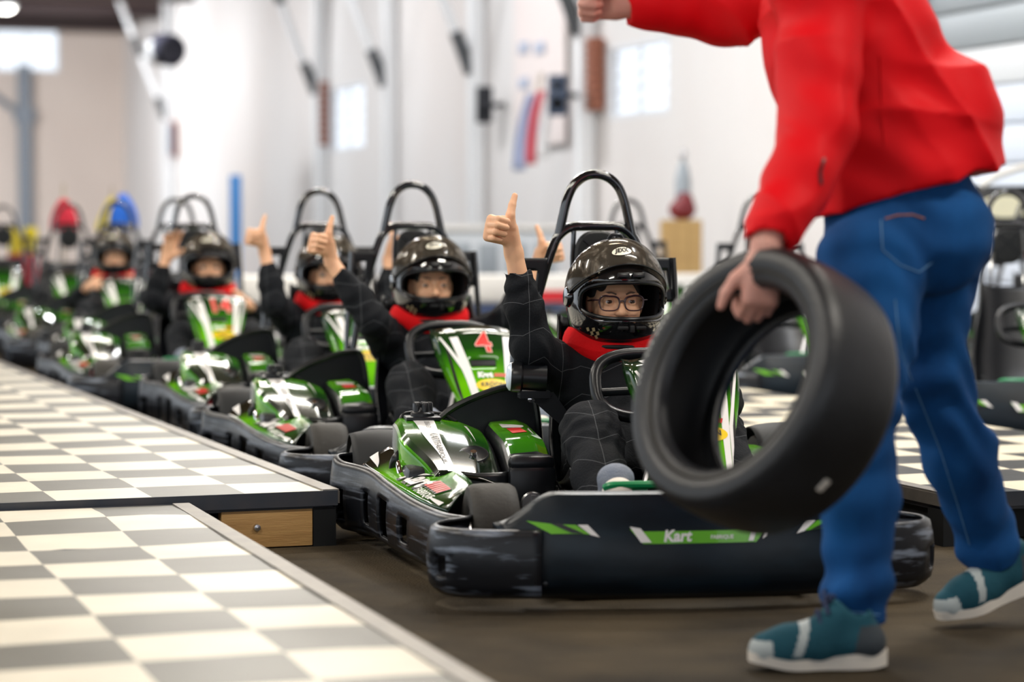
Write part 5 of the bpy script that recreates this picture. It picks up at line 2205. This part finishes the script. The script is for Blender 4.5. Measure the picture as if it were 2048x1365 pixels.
# barrier of blocks along the far edge of the grid
BR = math.radians(10)
bdir = Vector((math.cos(BR), math.sin(BR), 0))
for i in range(4):
    p = Vector((-1.95, 17.2, 0)) + bdir * (1.02 * i)
    root = empty('track_barrier', p, BR)
    red = i in (2,)
    where = ('beside the waving driver\'s kart', 'behind the driver with both thumbs up', 'with a red top strip, behind the driver in glasses', 'behind the loose tyre', 'nearest the wooden crate')[i]
    tag(root, 'white-topped dark blue track barrier block ' + where, 'barrier', 'track barrier blocks')
    b = MB()
    b.rbox((.5, 0, .165), (1.0, .20, .33), .02)
    b.build('base', M['barrier_blue'], root)
    b = MB()
    b.rbox((.5, 0, .44), (1.0, .22, .20), .03)
    b.build('top_block', M['barrier_white'], root)
    if red:
        b = MB()
        b.box((.5, -.112, .385), (1.0, .01, .08))
        b.build('red_strip', M['barrier_red'], root)

# marshal flags on poles
def flag(px, depth, ytop, ybot, width, m_, label, lean=0.0, pole_top=None):
    p = P(px, ytop, depth)
    zt, zb = p.z, P(px, ybot, depth).z
    root = empty('marshal_flag', (p.x, depth, 0))
    tag(root, label, 'flag', 'marshal flags by the grid')
    b = MB()
    b.tube([(-lean * .6, 0, 0), (lean, 0, pole_top or zt + .06)], .012, 8)
    b.lathe([(.12, 0), (.12, .02), (.03, .05), (.0, .05)], (-lean * .6, 0, 0), (0, 0, 1), 16)
    b.build('pole', M['pole'], root)
    def f(u, v):
        a = 2 * math.pi * u
        w_ = width / 2 * (.16 + .84 * math.sin(min(1, v * 1.15) * math.pi / 2) ** .8)
        r_ = w_ * (1 + .18 * math.sin(5 * a))
        return (lean * (1 - v) + r_ * math.cos(a), .55 * r_ * math.sin(a), zt + (zb - zt) * v + .012 * math.sin(5 * a) * v)
    patch('cloth', f, 40, 14, m_, root, .003, None, 60)
flag(246, 18.6, 388, 458, .20, M['flag_blue'], 'blue marshal flag draped on its pole', pole_top=1.16)
flag(127, 18.75, 398, 462, .19, M['flag_red'], 'red marshal flag draped on its pole', pole_top=1.22)
flag(203, 21.5, 392, 462, .11, M['flag_yellow'], 'furled yellow marshal flag on a leaning pole', lean=.10, pole_top=1.24)

# yellow drums on a red rail, far left
for i, px in enumerate((30, 62)):
    p = P(px, 500, 23.5)
    root = empty('yellow_drum', (p.x, 23.5, 0))
    tag(root, 'yellow drum on a red base behind the far end of the kart row', 'drum', 'yellow drums')
    b = MB()
    b.lathe([(.062, .62), (.068, .64), (.062, .72), (.068, .74), (.062, .84), (.05, .88), (0, .88)], (0, 0, 0), (0, 0, 1), 20)
    b.build('drum_body', M['flag_yellow'], root)
    b = MB()
    b.lathe([(.072, 0), (.072, .60), (.066, .62), (0, .62)], (0, 0, 0), (0, 0, 1), 20)
    b.build('red_base', M['flag_red'], root)

# blue post
p = P(471, 350, 26)
root = empty('blue_post', (p.x, 26, 0))
tag(root, 'tall blue post standing before the white wall', 'post')
b = MB()
b.rbox((0, 0, p.z / 2), (.12, .12, p.z), .015)
b.build('post', M['blue_post'], root)
b = MB()
b.rbox((0, 0, .03), (.3, .3, .06), .01)
b.build('foot', M['steel_dark'], root)

# loudspeakers on the wall
def loudspeaker(px, y0, y1, wpx, m_, label, off=.25):
    s = s_of(px, wp)
    Y = wp(s, .3, 0).y
    zt, zb = z_of(y0, Y), z_of(y1, Y)
    w_ = wpx / F_PX * Y
    root = empty('loudspeaker', wp(s, off, zb))
    tag(root, label, 'loudspeaker')
    h = zt - zb
    R = Matrix.Rotation(math.radians(4), 3, 'Z')
    b = MB()
    b.rbox((0, 0, h / 2), (w_, w_ * .8, h), .02)
    b.build('cabinet', m_, root)
    for zz, r_ in ((h * .3, w_ * .36), (h * .74, w_ * .24)):
        b = MB()
        b.lathe([(r_, 0), (r_, -.01), (r_ * .8, -.004), (r_ * .3, .01), (0, .0)], (0, -w_ * .4, zz), (0, 1, 0), 20)
        b.build('cone', M['speaker_grille'], root)
    b = MB()
    b.tube([(0, w_ * .3, h * .5), WN * -(off - .21 if off > .3 else off - .02) + Vector((0, 0, h * .5))], .03, 8)
    b.build('wall_bracket', M['steel_dark'], root)
loudspeaker(1013, 174, 247, 33, M['speaker_grille'], 'small black loudspeaker on the white wall')
loudspeaker(1196, 152, 233, 38, M['speaker_blue'], 'blue-grey loudspeaker beside the wide barred window', .42)

# round fan heater under the roof
p = P(335, 100, 34)
root = empty('fan_heater', tuple(p))
tag(root, 'round dark fan heater hanging before the white wall', 'heater')
b = MB()
ax_ = Vector((.55, -.8, -.12)).normalized()
b.lathe([(.20, -.18), (.23, -.16), (.23, .14), (.20, .17), (.17, .15), (.05, .13), (0, .13)], (0, 0, 0), ax_, 28)
b.build('housing', M['drum'], root)
b = MB()
b.lathe([(0, -.20), (.10, -.20), (.19, -.17)], (0, 0, 0), ax_, 24)
b.rbox((-.22, 0, -.02), (.12, .2, .26), .02)
b.build('rear_cover', M['steel_pale'], root)
b = MB()
b.tube([(0, 0, .2), (0, 0, CEIL_Z - p.z)], .02, 8)
b.build('hanger', M['steel_dark'], root)

# framed red board
s = s_of(352, wp)
Y = wp(s, .05, 0).y
root = empty('notice_board', wp(s, .06, z_of(315, Y)))
tag(root, 'narrow red and blue notice board on the white wall', 'board')
hh = z_of(245, Y) - z_of(315, Y)
b = MB()
b.box((0, 0, hh / 2), (.9, .05, hh), RW)
b.build('frame', M['rust'], root)
b = MB()
b.box(WN * .04 + WD * .2 + Vector((0, 0, hh / 2)), (.36, .03, hh * .86), RW)
b.build('blue_panel', M['speaker_blue'], root)

# rusty jamb beside each barred window
for hole, nm in ((h1, 'narrow'), (h2, 'wide')):
    root = empty('window_jamb', wp(hole[0] - .16, .08, hole[2] + .1))
    tag(root, 'rust-red brick jamb beside the %s barred window' % nm, 'jamb')
    hh = hole[3] - hole[2]
    n = 9
    for k in range(n):
        b = MB()
        b.rbox((0, 0, hh * (k + .5) / n), (.22, .12, hh / n - .012), .008, rot=RW)
        b.build('brick', M['rust'], root)

# draped striped flag beside the second loudspeaker
s = s_of(1166, wp)
Y = wp(s, .6, 0).y
zt, zb = z_of(185, Y), z_of(342, Y)
root = empty('wall_flag', wp(s, .6, zb))
tag(root, 'red, white and blue flag hanging limp from a wall pole', 'flag')
H_ = zt - zb
b = MB()
b.tube([(0.02, 0, H_ * .2), (.16, .15, H_ * 1.25)], .02, 8)
b.build('pole', M['pole'], root)
for i, (m_, x0) in enumerate(((M['flag_pale'], -.12), (M['flag_faded'], -.02), (M['flag_white'], .10))):
    def f(u, v, x0=x0, i=i):
        return (x0 + (.13 - .05 * v) * u + .14 * v * v, .04 * math.sin(u * 6 + i) - .05 * i, H_ * v * (.98 - .05 * i) + .06 * i)
    patch('flag_stripe', f, 8, 10, m_, root, .006, None, 60)

# pale banner with faint marks
sa, sb_ = s_of(1040, wp), s_of(1142, wp)
Y = wp((sa + sb_) / 2, 0, 0).y
zb = z_of(292, Y)
root = empty('wall_banner', wp((sa + sb_) / 2, .06, zb))
tag(root, 'pale pink banner with faint blue-grey marks on the white wall', 'banner')
b = MB()
b.box((0, 0, (CEIL_Z - .3 - zb) / 2), (sb_ - sa, .02, CEIL_Z - .3 - zb), RW)
bn = b.build('banner_sheet', M['banner'], root)
for px_, py_ in ((1062, 98), (1094, 98), (1062, 168), (1060, 268), (1092, 262)):
    s = s_of(px_, wp)
    b = MB()
    b.rbox(wp(s, .085, z_of(py_, wp(s, 0, 0).y)) - root.location, (.30, .01, .12), .004, rot=RW)
    b.build('printed_mark', M['banner_mark'], root)

# pale counter behind the barrier
p0_, p1_ = P(890, 470, 23), P(1120, 470, 23)
root = empty('counter', ((p0_.x + p1_.x) / 2, 23, 0))
tag(root, 'long pale grey counter with darker panels before the white wall', 'counter')
wd = p1_.x - p0_.x
b = MB()
b.rbox((0, 0, .42), (wd, .5, .84), .02)
b.build('body', M['counter'], root)
b = MB()
b.rbox((0, 0, .87), (wd + .08, .6, .05), .015)
b.build('top', M['barrier_white'], root)
for k in (-.36, -.12, .12, .36):
    b = MB()
    b.rbox((wd * k, -.255, .55), (wd * .17, .03, .36), .01)
    b.build('panel', M['counter_dark'], root)

# crowd fence with white and red bars
p0_, p1_ = P(1222, 450, 25), P(1345, 450, 25)
root = empty('crowd_fence', ((p0_.x + p1_.x) / 2, 25, 0))
tag(root, 'tall fence of white and red bars behind the second kart row', 'fence')
wd = p1_.x - p0_.x
zt = P(1280, 325, 25).z
for zz in (.2, zt):
    b = MB()
    b.tube([(-wd / 2, 0, zz), (wd / 2, 0, zz)], .022, 8)
    b.build('rail', M['barrier_red'] if zz > 1 else M['steel_pale'], root)
n = 11
for k in range(n):
    b = MB()
    x = -wd / 2 + wd * k / (n - 1)
    b.tube([(x, 0, 0), (x, 0, zt)], .016, 8)
    b.build('bar', M['barrier_red'] if k % 3 == 1 else M['flag_white'], root)

# wooden crate with a bag and a bottle on it
p = P(1362, 440, 19.3)
root = empty('wooden_crate', (p.x, 19.3, 0))
tag(root, 'tall golden plywood crate behind the second kart row', 'crate')
for k in range(3):
    b = MB()
    b.box((-.105 + .105 * k, -.12, p.z / 2), (.10, .02, p.z))
    b.build('plank', M['crate'], root)
b = MB()
b.box((0, .02, p.z / 2), (.32, .26, p.z - .01))
b.build('box', M['crate'], root)
root2 = empty('red_bag', (p.x + .01, 19.3, p.z))
tag(root2, 'dark red bag lying on the golden crate', 'bag')
v = Vol((-.15, -.12, -.01), (.15, .12, .26), .012)
v.ell((0, 0, .08), (.11, .08, .085), .01)
v.ell((.03, 0, .14), (.06, .05, .08), .03)
v.box((0, 0, -.05), (.3, .3, .05), .005, .005, True)
v.build('bag_body', M['maroon'], root2)
b = MB()
b.tube(crom([(-.05, 0, .14), (-.03, 0, .20), (.03, 0, .21), (.05, 0, .16)], 5), .008, 8)
b.build('handle', M['maroon'], root2)
pg_ = P(1366, 440, 19.75)
root = empty('gas_bottle', (pg_.x, 19.75, 0))
tag(root, 'slim tall grey gas bottle standing behind the golden crate', 'gas bottle')
zt = P(1366, 300, 19.75).z
b = MB()
b.lathe([(.06, 0), (.065, .02), (.065, zt - .25), (.045, zt - .14), (.02, zt - .10), (.02, zt), (0, zt)], (0, 0, 0), (0, 0, 1), 20)
b.build('bottle', M['counter_dark'], root)
b = MB()
b.lathe([(.03, zt - .06), (.04, zt - .04), (.03, zt - .01), (0, zt)], (0, 0, 0), (0, 0, 1), 14)
b.build('valve', M['metal'], root)

# dark display board behind the man
p0_ = P(1945, 372, 14.1)
p1_ = P(2110, 525, 14.1)
root = empty('display_board', (p0_.x, 14.1, 0))
tag(root, 'black display board with cream shape and maroon band behind the striding man', 'board')
wd = p1_.x - p0_.x
zt, zb = p0_.z, p1_.z
b = MB()
b.rbox((wd / 2, .02, (zt + zb) / 2), (wd, .05, zt - zb), .015)
bd = b.build('panel', M['black'], root)
for x in (.06, wd - .06):
    b = MB()
    b.tube([(x, .03, 0), (x, .03, zb + .02)], .02, 8)
    b.build('leg', M['steel_dark'], root)
def flat(x, z): return (x, -.006, z)
decal('cream_shape', [ellipse2d(.19, zt - .12, .16, .065)], flat, M['cream'], bd, .002, 0)
decal('maroon_band', [poly2d((.10, zb + .03), (wd, zb + .03), (wd, zb + .16), (.10, zb + .16))], flat, M['maroon'], bd, .002, 0)
decal('pale_figure', [moved(text2d('7', .17, .1, .006), .10, zb + .11)], flat, M['flag_white'], bd, .004, 0)
b = MB()
b.tube(crom([(.05, 0, zt), (.14, 0, zt + .06), (.3, 0, zt + .11), (.45, 0, zt + .13)], 5), .022, 8)
b.build('white_tube', M['barrier_white'], root)

# slatted roller door on the white wall
sa, sb_ = s_of(1862, wp), s_of(2120, wp)
Y = wp((sa + sb_) / 2, 0, 0).y
root = empty('roller_door', wp((sa + sb_) / 2, .05, 0))
tag(root, 'grey and white slatted roller door in the white wall', 'door')
z = .0
k = 0
while z < CEIL_Z - .3:
    hgt = .26
    m_ = M['slat_grey'] if z > z_of(112, Y) - .05 else (M['slat_pale'] if z > z_of(200, Y) - .05 else M['slat_glass'])
    b = MB()
    b.rbox((0, 0, z + hgt / 2), (sb_ - sa, .05, hgt - .012), .012, rot=RW)
    b.build('slat', m_, root)
    z += hgt
for s_ in (sa, sb_):
    b = MB()
    b.box(wp(s_, .06, CEIL_Z / 2) - root.location, (.1, .1, CEIL_Z - .1), RW)
    b.build('door_jamb', M['steel_grey'], root)
